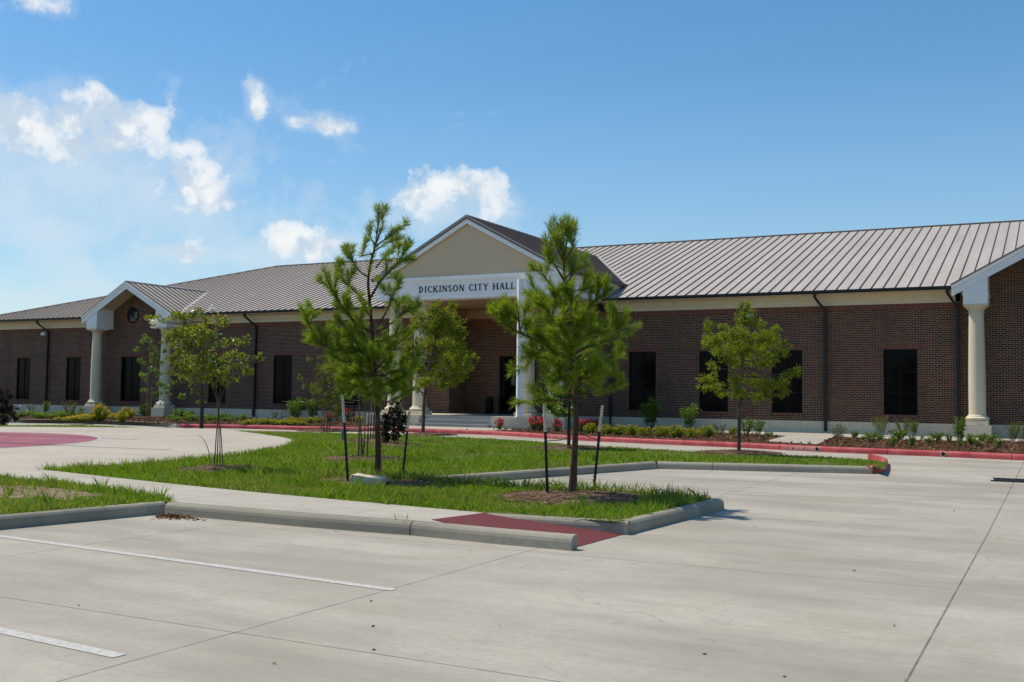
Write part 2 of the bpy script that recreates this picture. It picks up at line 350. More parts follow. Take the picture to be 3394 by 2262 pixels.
mb_ = t.ramp(db, [(-.08, 0), (.18, .36), (.48, .70), (.95, .90)]); mh_ = t.ramp(dh, [(-.02, 0), (.35, .32), (.85, .58)])
gs = t.n('ShaderNodeVectorMath', operation='ADD'); t.l(gen, gs.inputs[0]); gs.inputs[1].default_value = tuple(sd*.030)
nz2 = t.noise(gs.outputs[0], 22, 6, .62)
sh = t.ramp(t.math('ADD', t.math('SUBTRACT', nz, nz2), .5), [(.43, 0), (.57, 1)])
ccol = t.mix(sh, (5.9, 6.9, 8.0), (9.4, 9.5, 9.5))
haze = t.ramp(EL, [(.0, .50), (.30, .16), (.75, .02)])
skyc = t.mix(haze, hs.outputs[0], (5.0, 7.0, 8.3))
fin0 = t.mix(mh_, skyc, (7.0, 7.9, 8.6))
fin = t.mix(mb_, fin0, ccol)
bg = t.n('ShaderNodeBackground'); t.l(fin, bg.inputs[0]); bg.inputs[1].default_value = .10
t.l(bg.outputs[0], t.out.inputs[0])
scene.view_settings.view_transform = 'Standard'; scene.view_settings.look = 'None'; scene.view_settings.exposure = 0; scene.view_settings.gamma = 1
scene.render.engine = 'CYCLES'
scene.cycles.max_bounces = 8; scene.cycles.transparent_max_bounces = 8

# ------------------------------------------------------------------ ground sheets
def sheet(name, poly, off, mat, sloped=True, k='structure'):
    bm = bmesh.new(); vs = [bm.verts.new((p[0], p[1], 0)) for p in poly]
    for t3 in tessellate_polygon([[Vector((p[0], p[1], 0)) for p in poly]]):
        try: bm.faces.new([vs[i] for i in t3])
        except ValueError: pass
    for yy in (14, 34):
        bmesh.ops.bisect_plane(bm, geom=bm.verts[:]+bm.edges[:]+bm.faces[:], plane_co=(0, yy, 0), plane_no=(0, 1, 0))
    for v in bm.verts: v.co.z = (H(v.co.y) if sloped else 0) + off
    bmesh.ops.recalc_face_normals(bm, faces=bm.faces[:])
    for f in bm.faces:
        if f.normal.z < 0: f.normal_flip()
    me = bpy.data.meshes.new(name); bm.to_mesh(me); bm.free(); me.materials.append(mat)
    o = bpy.data.objects.new(name, me); COL.objects.link(o)
    return kind(o, k)
XY = lambda p: (p[0], p[1])
sheet('ground', [(-900,-300),(900,-300),(900,1500),(-900,1500)], -.05, M['field'], False)
sheet('parking_lot', [(-80,-25),(45,-25),(45,41.3),(-80,41.3)], 0, M['lot'])
lawn_far = [gp(x, y, .15) for x, y in ((2030,1079),(2037,1064),(2000,1058),(1900,1051),(1700,1042),(1560,1036.5),(1440,1030),(1317,1023.5),(1218,1014),(980,1001.5),(760,995.5),(659,992),(560,990.5),(400,986),(200,979),(0,978))]
bayc = [gp(x, y, 0) for x, y in ((1510,1078),(2005,1090))]
LAWN = [(-70,-3),(-12.42,-3),(-10.98,7.98),(-10.60,10.22),(-6.62,10.22),(-6.62,11.2),(-6.20,11.52),(-4.62,11.50),(-4.50,14.92),(-10.2,14.95),(bayc[0].x-.14, bayc[0].y+.12),(bayc[1].x, bayc[1].y+.13)] + [XY(p) for p in lawn_far] + [(-70,27)]
sheet('lawn', LAWN, .15, M['soil'])
PLAZA = [XY(gp(x, y, .15)) for x, y in ((100,1080.5),(300,1070),(450,1055.5),(580,1042),(645,1031),(674,1023),(680,1018),(672,1011),(645,1004.5),(600,998),(545,991),(520,987.5),(330,983.5),(0,981))] + [(-60,27),(-60,12.2),(-16.59,12.2)]
sheet('plaza_paving', PLAZA, .1545, M['plaza'])
circ = gp(20, 1011, .15)
CC, CR = Vector((-30.4, 20.6)), 6.9
cp = [gp(x, y, .15) for x, y in ((222,1011),(0,1030.5),(0,994.5))]
def circ3(a, b, c):
    ax, ay, bx, by, cx, cy = a.x, a.y, b.x, b.y, c.x, c.y
    d = 2*(ax*(by-cy)+bx*(cy-ay)+cx*(ay-by))
    ux = ((ax*ax+ay*ay)*(by-cy)+(bx*bx+by*by)*(cy-ay)+(cx*cx+cy*cy)*(ay-by))/d
    uy = ((ax*ax+ay*ay)*(cx-bx)+(bx*bx+by*by)*(ax-cx)+(cx*cx+cy*cy)*(bx-ax))/d
    return Vector((ux, uy)), sqrt((ax-ux)**2+(ay-uy)**2)
CC, CR = circ3(*cp)
ring = lambda r: [(CC.x+r*cos(2*pi*k/72), CC.y+r*sin(2*pi*k/72)) for k in range(72)]
sheet('paved_circle_border', ring(CR+.10), .1585, M['paint_white'])
sheet('paved_circle', ring(CR), .1625, M['pavers'])
walkback = [XY(gp(x, y, .15)) for x, y in ((100,1080.5),(240,1096),(380,1111.5),(590,1133),(800,1152),(1000,1170),(1112,1180))]
fr = [gp(388,1184), gp(700,1212), gp(950,1231.5), gp(1150,1252), gp(1312,1266.5)]; A = XY(gp(990,1196,.15))
SIDEWALK = [(-60,12.5),(-16.59,12.5)] + walkback + [A[:2], (fr[3].x*.35+fr[2].x*.65, fr[3].y*.35+fr[2].y*.65+.10), (fr[2].x, fr[2].y+.11), (fr[1].x, fr[1].y+.11), (-10.42, 10.23)] + [XY(gp(x, y, .15)) for x, y in ((389,1146.5),(236,1124),(118,1109),(0,1102))] + [(-60,11.3)]
sheet('pavement', SIDEWALK, .158, M['walk'])
# ramp with tactile surface
r = MB(); A, B_, C_, D_ = (-6.29,10.20), (-6.29,11.47), (-4.48,11.30), (-4.42,10.16)
C_ = XY(gp(1432,1229)); D_ = XY(gp(1322,1259)); A = XY(gp(990,1196,.15)); B_ = XY(gp(1112,1180.5,.15))
r.quad((*A,.160),(*D_,.006),(*C_,.006),(*B_,.160)); kind(r.build('tactile_ramp', M['tactile']), 'structure')
def inpoly(x, y, P):
    ins = False; j = len(P)-1
    for i in range(len(P)):
        xi, yi = P[i]; xj, yj = P[j]
        if (yi > y) != (yj > y) and x < (xj-xi)*(y-yi)/(yj-yi)+xi: ins = not ins
        j = i
    return ins

# painted lines
def strip(name, a, b, wd, off, mat, k='structure'):
    a, b = Vector(a[:2]), Vector(b[:2]); d = (b-a).normalized(); n = Vector((-d.y, d.x))*wd/2
    return sheet(name, [XY(a-n), XY(b-n), XY(b+n), XY(a+n)], off, mat, True, k)
for a, b in ((gp(0,1233), gp(905,1356.5)), (gp(-30,1443.5), gp(275,1509)), (gp(1200,1087), gp(1871,1119.5)), (gp(1130,1105), gp(1780,1139.5)), (gp(1425,1079), gp(1960,1098))):
    if a.x > -9 or a.y < 9: pass
    strip('parking_line', a if a.y > 9 else a + (a-b)*.18, b, .105, .004, M['paint_white'])

# kerbs
def kerb_mesh(mb, pts, inner=1, h=.155, w=.155, y_h=H, taper=None):
    pts = [Vector((p[0], p[1])) for p in pts]; prof = [(0,-.06),(.012,.085),(.022,.118),(.045,.143),(.075,h),(w,h),(w,-.06)]; rings = []
    for i, p in enumerate(pts):
        d0 = (pts[i]-pts[i-1]).normalized() if i else None; d1 = (pts[i+1]-pts[i]).normalized() if i < len(pts)-1 else None
        d0 = d0 or d1; d1 = d1 or d0; n0 = Vector((-d0.y, d0.x))*inner; n1 = Vector((-d1.y, d1.x))*inner
        n = (n0+n1); n = n/max(n.length_squared/2, .35)
        k = taper[i] if taper else 1
        rings.append([Vector((p.x+n.x*o, p.y+n.y*o, y_h(p.y)+max(z*k, z if z < 0 else 0) + (0 if z < 0 else .0))) for o, z in prof])
    for a, b in zip(rings, rings[1:]): 
        for i in range(len(prof)-1): mb.quad(a[i], b[i], b[i+1], a[i+1])
    mb.poly(rings[0]); mb.poly(list(reversed(rings[-1])))
def densify(P, step=.8):
    out = []
    for a, b in zip(P, P[1:]):
        a, b = Vector(a[:2]), Vector(b[:2]); n = max(1, int((b-a).length/step))
        out += [a.lerp(b, i/n) for i in range(n)]
    return out + [Vector(P[-1][:2])]
def rounded(P, rad, n=6):
    out = [Vector(P[0][:2])]
    for i in range(1, len(P)-1):
        p, a, b = Vector(P[i][:2]), Vector(P[i-1][:2]), Vector(P[i+1][:2]); da = (a-p); db = (b-p)
        r = min(rad, da.length*.45, db.length*.45); s, e = p+da.normalized()*r, p+db.normalized()*r
        for k in range(n+1): u = k/n; out.append(s*(1-u)**2 + p*2*u*(1-u) + e*u*u)
    return out + [Vector(P[-1][:2])]
def kerb(name, P, inner, mat, taper=None, step=.8):
    mb = MB(); P = densify(P, step) if not taper else P; kerb_mesh(mb, P, inner, taper=taper); o = mb.build(name, mat, smooth=True); return kind(o, 'structure')
kerb('kerb', [(-12.28,-3),(-10.82,7.98),(-10.49,10.20)], 1, M['kerb'])
fr = [gp(388,1184), gp(700,1212), gp(950,1231.5), gp(1150,1252), gp(1312,1266.5)]
kerb('kerb', [(-10.46,10.12)] + [XY(p) for p in fr[1:]], 1, M['kerb'])
bk = [Vector((B_[0]+.02, B_[1]-.10, 0)), gp(1440,1230), gp(1668,1170)]
kerb('kerb', [bk[0], bk[1]], 1, M['kerb'])
kerb('kerb', rounded([(bk[1].x+.01, bk[1].y), (bk[2].x, bk[2].y), (bk[2].x-.3, bk[2].y+.02)], .06, 3), 1, M['kerb'], step=.4)
kerb('kerb', [(bk[2].x-.3, bk[2].y+.02), (-10.05, bk[2].y-.02), (bayc[0].x, bayc[0].y)], 1, M['kerb'])
kerb('kerb', [(bayc[0].x, bayc[0].y), (bayc[1].x, bayc[1].y)], 1, M['kerb'])
nose = [Vector(bayc[1]).xy, gp(2041,1083).xy, gp(2042,1066).xy, gp(2008,1058).xy]
kerb('painted_kerb', rounded(nose, .7, 5), 1, M['red'], step=.5)
RK = [gp(x, y) for x, y in ((410,983.5),(560,985.5),(700,989.5),(930,993),(1140,1000.5),(1300,1011.5),(1480,1020),(1750,1032),(1900,1040),(2160,1050),(2353,1059))]
RKP = rounded([p.xy for p in RK] + [Vector((3, 28.6)), Vector((20, 27.5))], 1.5, 4)
kb = MB(); kerb_mesh(kb, RKP, 1); redkerb = kb.build('fire_lane_kerb', M['red'], smooth=True)
tag(redkerb, 'long red painted fire lane kerb along the planting bed with white stencilling', 'kerb')
kerb('kerb', [gp(-60,971.5).xy, gp(60,972).xy, gp(200,973.5).xy, gp(330,978).xy, gp(410,983.5).xy], 1, M['kerb'])

# beds and walks at the building
BED = [XY(gp(x, y-7, .15)) for x, y in ((60,972),(200,973.5),(330,978))] + [(p.x, p.y+.10) for p in RKP] + [(20,41.3),(-62,41.3),(-62,33)]
sheet('planting_bed', BED, .148, M['bedmulch'])
wk = lambda L: [XY(gp(x/DS, y/DS, .15)) for x, y in L]
SIDEW = wk([(2540,1463),(2604,1446),(2540,1441.5)]) + [(-12.5, 38.9), (-12.5, 41.33), (12, 41.33)] + wk([(3394,1466),(2950,1456.5),(2765,1447.5),(2708,1474)])
sheet('side_walk', SIDEW, .1535, M['walk'])
LANDING = [(-24.6,33.75),(-18.6,33.75),(-18.4,35.6),(-20.0,36.6),(-23.9,36.6),(-24.6,36.0)]
sheet('landing', LANDING, .1535, M['walk'])

# ------------------------------------------------------------------ the building
F = 41.37                      # front wall plane
YE, ZE, TP = 40.77, 5.80, .3262   # main eave, roof pitch
YR = 54.0; ZR = ZE + TP*(YR-YE)
XL, XR = -59.35, 17.0          # eave corners
PX, PY = -21.68, 37.17         # portico centre and front
GX = [-44.8, .03]              # cross gables
GY, GZ, GH, GP = 40.14, 7.62, 3.42, .54
PZ, PHW, PP = 9.09, 4.66, .53  # portico ridge, half width, pitch
hall = thing('city_hall', 'long single storey dark brick city hall with pale metal roof and columned portico', 'building', (PX, F, .33))
def part(mb, name, mat, parent=hall, smooth=False, origin=None): return mb.build(name, mat, parent, smooth=smooth, origin=origin)
WINX = [-54.5, -50.2, -45.6, -39.22, -34.84, -30.5, -15.53, -12.46, -9.5, -5.28, .0]
WHW = {-45.6: .77, .0: .77}
# walls
def wall_front(mb, x0, x1, z0, z1, Y, ops, dep=.14):
    xs = x0
    for (a, b, c, d) in sorted(ops):
        mb.quad((xs,Y,z0),(a,Y,z0),(a,Y,z1),(xs,Y,z1)); mb.quad((a,Y,z0),(b,Y,z0),(b,Y,c),(a,Y,c)); mb.quad((a,Y,d),(b,Y,d),(b,Y,z1),(a,Y,z1))
        mb.quad((a,Y,c),(a,Y+dep,c),(a,Y+dep,d),(a,Y,d)); mb.quad((b,Y,c),(b,Y,d),(b,Y+dep,d),(b,Y+dep,c))
        mb.quad((a,Y,d),(a,Y+dep,d),(b,Y+dep,d),(b,Y,d)); mb.quad((a,Y,c),(b,Y,c),(b,Y+dep,c),(a,Y+dep,c)); xs = b
    mb.quad((xs,Y,z0),(x1,Y,z0),(x1,Y,z1),(xs,Y,z1))
RX0, RX1, RY = -25.0, -18.36, 43.02     # entrance recess
mb = MB(); ZT = 5.30
ops = [(x-WHW.get(x,.60), x+WHW.get(x,.60), 1.10, 3.56) for x in WINX]
wall_front(mb, XL+.6, RX0, .75, ZT, F, [o for o in ops if o[0] < -26]); wall_front(mb, RX1, XR-.6, .75, ZT, F, [o for o in ops if o[0] > -18])
DX0 = onY(1655/DS, 1250/DS, RY).x; DX1 = DX0+1.95
mb.quad((RX0,F,.75),(RX0,RY,.75),(RX0,RY,ZT),(RX0,F,ZT)); mb.quad((RX1,F,.75),(RX1,F,ZT),(RX1,RY,ZT),(RX1,RY,.75))
mb.quad((RX0,RY,.75),(DX0,RY,.75),(DX0,RY,ZT),(RX0,RY,ZT)); mb.quad((DX1,RY,.75),(RX1,RY,.75),(RX1,RY,ZT),(DX1,RY,ZT)); mb.quad((DX0,RY,3.5),(DX1,RY,3.5),(DX1,RY,ZT),(DX0,RY,ZT))
for a, b in ((XL+.6, 1), (XR-.6, -1)): mb.quad((a,F,.75),(a,66.6,.75),(a,66.6,ZT),(a,F,ZT))
mb.quad((XL+.6,66.6,.3),(XR-.6,66.6,.3),(XR-.6,66.6,ZT),(XL+.6,66.6,ZT))
for gx in GX:   # gable triangles
    zz = lambda x: GZ-.26-abs(x-gx)*GP
    mb.poly([(gx-3.2,F,ZT),(gx+3.2,F,ZT),(gx+3.2,F,zz(gx+3.2)),(gx,F,zz(gx)),(gx-3.2,F,zz(gx-3.2))])
part(mb, 'wall', M['brick'])
# soldier courses
mb = MB()
for a, b in ((XL+.6, GX[0]-3.0), (GX[0]+2.2, RX0), (RX1, GX[1]-2.2), (GX[1]+3.0, XR-.6)): mb.box(a, b, F-.006, F+.02, 5.06, 5.265)
mb.box(RX0+.01, RX1-.01, RY-.006, RY+.02, 5.06, 5.265); part(mb, 'soldier_course', M['soldier'])
# stone base course
mb = MB()
mb.box(XL+.57, RX0+.0, F-.035, F+.1, .05, .80); mb.box(RX1, XR-.57, F-.035, F+.1, .05, .80)
for a in (XL+.57, XR-.7): mb.box(a, a+.13, F+.1, 66.6, .05, .80)
part(mb, 'base_course', M['block'])
# windows
for x in WINX:
    hw = WHW.get(x, .60); mb = MB(); Y = F+.085; z0, z1 = 1.105, 3.555; fw = .05
    mb.box(x-hw+.002, x-hw+fw, Y-.03, Y+.04, z0, z1); mb.box(x+hw-fw, x+hw-.002, Y-.03, Y+.04, z0, z1)
    mb.box(x-hw+fw, x+hw-fw, Y-.03, Y+.04, z0, z0+fw); mb.box(x-hw+fw, x+hw-fw, Y-.03, Y+.04, z1-fw, z1)
    mb.box(x-.02, x+.02, Y-.022, Y+.04, z0+fw, z1-fw)
    for zz in (z0+.80, z0+1.62): mb.box(x-hw+fw, x-.02, Y-.02, Y+.04, zz-.018, zz+.018); mb.box(x+.02, x+hw-fw, Y-.02, Y+.04, zz-.018, zz+.018)
    wn = part(mb, 'window', M['frame'])
    p = MB(); p.box(x-hw+.02, x+hw-.02, Y+.006, Y+.02, z0+.02, z1-.02); part(p, 'pane', M['glass'], wn)
    p = MB(); p.box(x-hw-.22, x+hw+.22, F-.007, F+.02, 3.562, 3.765); part(p, 'lintel', M['soldier'], wn)
    p = MB(); p.box(x-hw-.02, x+hw+.02, F-.03, F+.05, 1.005, 1.098); part(p, 'sill', M['soldier'], wn)
# round window in the left gable (and its twin)
for gx in GX:
    mb = MB(); cz = 5.64 if gx < 0 else 5.64; cx = gx-.68 if gx < -1 else gx; cx = gx; cz = 5.66
    if gx < -1: q = onY(441/DS, 1046/DS, F); cx, cz = q.x+.0, q.z
    for k in range(32):
        a0, a1 = 2*pi*k/32, 2*pi*(k+1)/32
        P = lambda r, a, y: (cx+r*cos(a), y, cz+r*sin(a))
        mb.hexa([P(.36,a0,F-.02),P(.36,a1,F-.02),P(.36,a1,F+.05),P(.36,a0,F+.05),P(.44,a0,F-.02),P(.44,a1,F-.02),P(.44,a1,F+.05),P(.44,a0,F+.05)])
    for k in range(4):
        a = pi*k/4; d = Vector((cos(a),0,sin(a)))*.37; n = Vector((-sin(a),0,cos(a)))*.014
        c = Vector((cx,0,cz)); mb.hexa([c-d-n+Vector((0,F-.016-.002*k,0)), c+d-n+Vector((0,F-.016-.002*k,0)), c+d-n+Vector((0,F-.004,0)), c-d-n+Vector((0,F-.004,0)), c-d+n+Vector((0,F-.016-.002*k,0)), c+d+n+Vector((0,F-.016-.002*k,0)), c+d+n+Vector((0,F-.004,0)), c-d+n+Vector((0,F-.004,0))])
    rw = part(mb, 'round_window', M['frame']); p = MB(); p.poly([(cx+.37*cos(2*pi*k/32), F-.003, cz+.37*sin(2*pi*k/32)) for k in range(32)]); 
    t2 = M.get('roundglass') or simple('grey_glass', (.02, .03, .032), .08, .5, .2, 2); M['roundglass'] = t2; part(p, 'pane', t2, rw)
# cornice under the main eave
prof = [(F+.02,5.27),(F-.05,5.27),(F-.055,5.40),(F-.085,5.43),(F-.09,5.60),(F-.15,5.655),(YE-.02,5.665),(YE-.02,5.72),(F+.02,5.74)]
SEG = [(XL+.0, GX[0]-GH+.05), (GX[0]+GH-.05, PX-4.5), (PX+4.5, GX[1]-GH+.05), (GX[1]+GH-.05, XR)]
for a, b in SEG:
    mb = MB(); mb.prism([(a,y,z) for y, z in prof], [(b,y,z) for y, z in prof]); part(mb, 'cornice', M['cream'])
mb = MB()
# frieze inside the entrance recess
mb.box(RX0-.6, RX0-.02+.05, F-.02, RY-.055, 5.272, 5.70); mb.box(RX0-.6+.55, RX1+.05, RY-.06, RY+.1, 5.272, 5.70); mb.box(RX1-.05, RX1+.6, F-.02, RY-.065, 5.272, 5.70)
part(mb, 'porch_frieze', M['porchshade'])
for a, b in SEG:
    mb = MB(); g0 = [(YE-.095,5.69),(YE-.115,5.75),(YE-.115,5.815),(YE-.10,5.815),(YE-.085,5.72),(YE+.01,5.72),(YE+.01,5.69)]
    mb.prism([(a,y,z) for y, z in g0], [(b,y,z) for y, z in g0]); part(mb, 'gutter', M['bronze'])
# downspouts
for x in (-52.35, -36.6, -26.55, -16.95, -8.0, -3.27, 3.3):
    mb = MB(); rr = .055
    P = [(x-.28,YE-.04,5.70),(x-.28,YE-.03,5.55),(x-.16,YE+.25,5.33),(x-.02,F-.13,5.12),(x,F-.10,4.95),(x,F-.10,.42)]
    for (a, b) in zip(P, P[1:]):
        a, b = Vector(a), Vector(b); ux, uy = Vector((rr,0,0)), Vector((0,rr,0))
        mb.prism([a-ux-uy, a+ux-uy, a+ux+uy, a-ux+uy], [b-ux-uy, b+ux-uy, b+ux+uy, b-ux+uy])
    for zz in (4.2, 2.4, 1.0): mb.box(x-.075, x+.075, F-.16, F-.03, zz, zz+.03)
    part(mb, 'downspout', M['bronze'])
# wall lights
for x, z in ((-52.72, 4.97), (-10.95, 4.97)):
    mb = MB(); mb.prism([(x-.14,F-.005,z+.08),(x-.14,F-.12,z+.08),(x-.14,F-.2,z-.02),(x-.14,F-.18,z-.09),(x-.14,F-.005,z-.09)], [(x+.14,F-.005,z+.08),(x+.14,F-.12,z+.08),(x+.14,F-.2,z-.02),(x+.14,F-.18,z-.09),(x+.14,F-.005,z-.09)])
    part(mb, 'wall_light', M['white'])

# ---- main roof: slabs with standing seams
def zmain(y): return ZE + TP*(y-YE)
mb = MB(); th = .05
def slope_quad(mb, pts, m=0, thk=.05):
    top = [Vector(p) for p in pts]; bot = [p-Vector((0,0,thk)) for p in top]
    mb.poly(top, m); mb.poly(list(reversed(bot)), m)
    for i in range(len(top)): j = (i+1) % len(top); mb.quad(top[j], top[i], bot[i], bot[j], m)
XH0, XH1 = XL+(YR-YE), XR-(YR-YE); YB = 2*YR-YE
PB = YE + (6.40-ZE)/TP    # the front slope stops behind the portico walls
PL, PRR = PX-4.50, PX+4.50
GC0, GC1 = GX[0]-GH+.3, GX[0]+GH-.3; GD0, GD1 = GX[1]-GH+.3, GX[1]+GH-.3; YG = F+.12
slope_quad(mb, [(XL,YE,ZE),(GC0,YE,ZE),(GC0,YE+(GC0-XL),zmain(YE+GC0-XL))]); slope_quad(mb, [(GC0,YG,zmain(YG)),(GC1,YG,zmain(YG)),(GC1,YR,ZR),(XH0,YR,ZR),(GC0,YE+(GC0-XL),zmain(YE+GC0-XL))]); slope_quad(mb, [(GC1,YE,ZE),(PL,YE,ZE),(PL,YR,ZR),(GC1,YR,ZR)]); slope_quad(mb, [(PL,PB,zmain(PB)),(PRR,PB,zmain(PB)),(PRR,YR,ZR),(PL,YR,ZR)]); slope_quad(mb, [(PRR,YE,ZE),(GD0,YE,ZE),(GD0,YR,ZR),(PRR,YR,ZR)]); slope_quad(mb, [(GD0,YG,zmain(YG)),(GD1,YG,zmain(YG)),(GD1,YR,ZR),(GD0,YR,ZR)]); slope_quad(mb, [(GD1,YE,ZE),(XR,YE,ZE),(XH1,YR,ZR),(GD1,YR,ZR)])
slope_quad(mb, [(XR,YB,ZE),(XL,YB,ZE),(XH0,YR,ZR),(XH1,YR,ZR)]); slope_quad(mb, [(XL,YB,ZE),(XL,YE,ZE),(XH0,YR,ZR)]); slope_quad(mb, [(XR,YE,ZE),(XR,YB,ZE),(XH1,YR,ZR)])
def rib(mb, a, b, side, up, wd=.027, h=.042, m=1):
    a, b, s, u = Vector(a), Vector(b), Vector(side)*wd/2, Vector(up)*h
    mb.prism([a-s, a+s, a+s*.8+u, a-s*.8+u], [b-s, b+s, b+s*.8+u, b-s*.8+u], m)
nrm = Vector((0,-TP,1)).normalized(); sp_ = .4268; x = XL+.2
while x < XR:
    y1 = YR - .10
    if x < XH0: y1 = YE+(x-XL)
    if x > XH1: y1 = YE+(XR-x)
    y0 = YE-.015
    if PL-.0 < x < PRR+.0: y0 = PB+.1
    for gx in GX:                                  # under a cross gable the seams start at its valley
        if abs(x-gx) < GH: y0 = max(y0, YE + (GZ-abs(x-gx)*GP-ZE)/TP - .0)
    if abs(x-PX) < PHW: y0 = max(y0, YE + (PZ-abs(x-PX)*PP-ZE)/TP + .05)
    if y1-y0 > .3:
        if y0 > YE+.2: y0 += .16
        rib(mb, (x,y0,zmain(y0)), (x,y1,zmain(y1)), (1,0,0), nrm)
    x += sp_
# ridge and hip caps
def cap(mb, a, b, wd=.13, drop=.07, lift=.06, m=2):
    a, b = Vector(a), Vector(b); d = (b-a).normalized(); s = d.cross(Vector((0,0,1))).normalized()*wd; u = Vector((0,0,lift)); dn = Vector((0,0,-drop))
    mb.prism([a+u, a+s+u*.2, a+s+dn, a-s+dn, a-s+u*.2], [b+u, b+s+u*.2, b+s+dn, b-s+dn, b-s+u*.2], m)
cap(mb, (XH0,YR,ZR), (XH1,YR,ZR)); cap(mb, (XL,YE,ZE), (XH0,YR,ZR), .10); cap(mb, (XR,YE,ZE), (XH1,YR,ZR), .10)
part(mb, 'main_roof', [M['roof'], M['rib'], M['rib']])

# ---- cross gables
def cross_roof(cx, yf, zr, hw, pitch, name, m_roof, ribh=.05, valley=True):
    mb = MB(); yr = YE+(zr-ZE)/TP; ze = zr-hw*pitch; ye = max(YE+(ze-ZE)/TP, YE-.02); thk = .05
    for s in (-1, 1):
        slope_quad(mb, [(cx,yf,zr),(cx,yr,zr),(cx+s*hw,ye,ze),(cx+s*hw,yf,ze)] if s > 0 else [(cx,yr,zr),(cx,yf,zr),(cx+s*hw,yf,ze),(cx+s*hw,ye,ze)])
        n = Vector((s*pitch,0,1)).normalized(); y = yf+.03
        while y < yr-.25:
            x1 = cx+s*hw
            if y > ye: x1 = cx + s*(yr-y)/(yr-ye)*hw - s*.12
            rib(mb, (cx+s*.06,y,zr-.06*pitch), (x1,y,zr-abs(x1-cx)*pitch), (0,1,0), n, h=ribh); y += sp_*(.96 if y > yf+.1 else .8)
        # valley flashing
        a, b = Vector((cx+s*hw,ye,ze)), Vector((cx,yr,zr)); u = Vector((0,0,.012)); sd_ = Vector((s*.10,-.0,-.0))
        mb.poly([a+u+Vector((s*.13,0,.0)), b+u+Vector((s*.02,.12,.035)), b+u-Vector((0,.12,0)), a+u-Vector((s*.16,0,-.16*pitch+.0))], 0)
    cap(mb, (cx,yf-.01,zr), (cx,yr+.15,zr), .10, .06, .045, 0)
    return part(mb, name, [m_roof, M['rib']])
def rake(cx, yf, zr, hw, pitch, wid, name='rake_board', crown=True):
    mb = MB()
    for s in (-1, 1):
        e = Vector((cx+s*hw, 0, zr-hw*pitch)); a = Vector((cx, 0, zr)); dn = Vector((0,0,1))
        def strip_(y0, y1, top, bot, mm=0):
            A0, E0 = a-dn*top, e-dn*top; A1, E1 = a-dn*bot, e-dn*bot; Y0, Y1 = Vector((0,y0,0)), Vector((0,y1,0))
            mb.hexa([A1+Y0, E1+Y0, E1+Y1, A1+Y1, A0+Y0, E0+Y0, E0+Y1, A0+Y1], mm)
        strip_(yf-.02, yf+.05, .052, .135, 0 if crown else 1); strip_(yf+.015, yf+.07, .137, .137+wid, 0)
    return part(mb, name, [M['white'], M['roofdark']])
def column(cx, cy, z0, z1, r0=.285, r1=.245):
    mb = MB(); prof = []
    for k in range(13):
        u = k/12; prof.append((r0-(r0-r1)*(max(0,u-.28)/.72)**1.35, z0+.20+(z1-.30-z0-.20)*u))
    mb.lathe((cx,cy), prof); c = part(mb, 'column', M['column'], smooth=True)
    b = MB(); b.lathe((cx,cy), [(r0+.10,z0+.02),(r0+.125,z0+.06),(r0+.125,z0+.085),(r0+.07,z0+.125),(r0+.045,z0+.135),(r0+.045,z0+.16),(r0+.005,z0+.199)]); part(b, 'column_base', M['column'], c, True)
    k = MB(); k.lathe((cx,cy), [(r1+.0,z1-.298),(r1+.035,z1-.285),(r1+.035,z1-.26),(r1+.01,z1-.25),(r1+.01,z1-.19),(r1+.06,z1-.17),(r1+.13,z1-.09),(r1+.14,z1-.075)]); k.box(cx-r1-.15,cx+r1+.15,cy-r1-.15,cy+r1+.15,z1-.074,z1-.001); part(k, 'capital', M['column'], c, True)
    return c
for gx in GX:
    cross_roof(gx, GY, GZ, GH, GP, 'gable_roof', M['roof']); rake(gx, GY, GZ, GH-.02, GP, .27)
    mb = MB()                                        # cream soffit behind the rake
    for s in (-1, 1):
        slope_quad(mb, [(gx,GY+.07,GZ-.10),(gx,F-.01,GZ-.10),(gx+s*(GH-.35),F-.01,GZ-.10-(GH-.35)*GP),(gx+s*(GH-.35),GY+.07,GZ-.10-(GH-.35)*GP)], 0, .14)
    part(mb, 'gable_soffit', M['cream'])
    for s in (-1, 1):
        bx = gx+s*2.63; mb = MB(); zt = 5.62
        mb.box(bx-.40, bx+.40, GY+.04, F-.02, 5.09, 5.60); mb.box(bx-.43, bx+.43, GY+.012, F-.021, 5.42, 5.47); mb.box(bx-.28, bx+.28, GY+.028, GY+.04, 5.17, 5.36)
        zz = lambda x: GZ-.14-abs(x-gx)*GP
        x0, x1 = sorted((bx-s*.40, gx+s*(GH-.03)))
        mb.prism([(x0,GY+.045,5.602),(x1,GY+.045,5.602),(x1,GY+.045,max(5.62,zz(x1))),(x0,GY+.045,max(5.62,zz(x0)))], [(x0,F-.03,5.602),(x1,F-.03,5.602),(x1,F-.03,max(5.62,zz(x1))),(x0,F-.03,max(5.62,zz(x0)))])
        part(mb, 'return_box', M['white']); column(bx, 40.60, .965, 5.089)
        pd = MB(); pd.box(bx-.47, bx+.47, 40.13, F-.036, .30, .80); pl = part(pd, 'pedestal', M['rubble'])
        c = MB(); c.box(bx-.37, bx+.37, 40.23, 40.97, .801, .966); part(c, 'plinth', M['column'], pl)

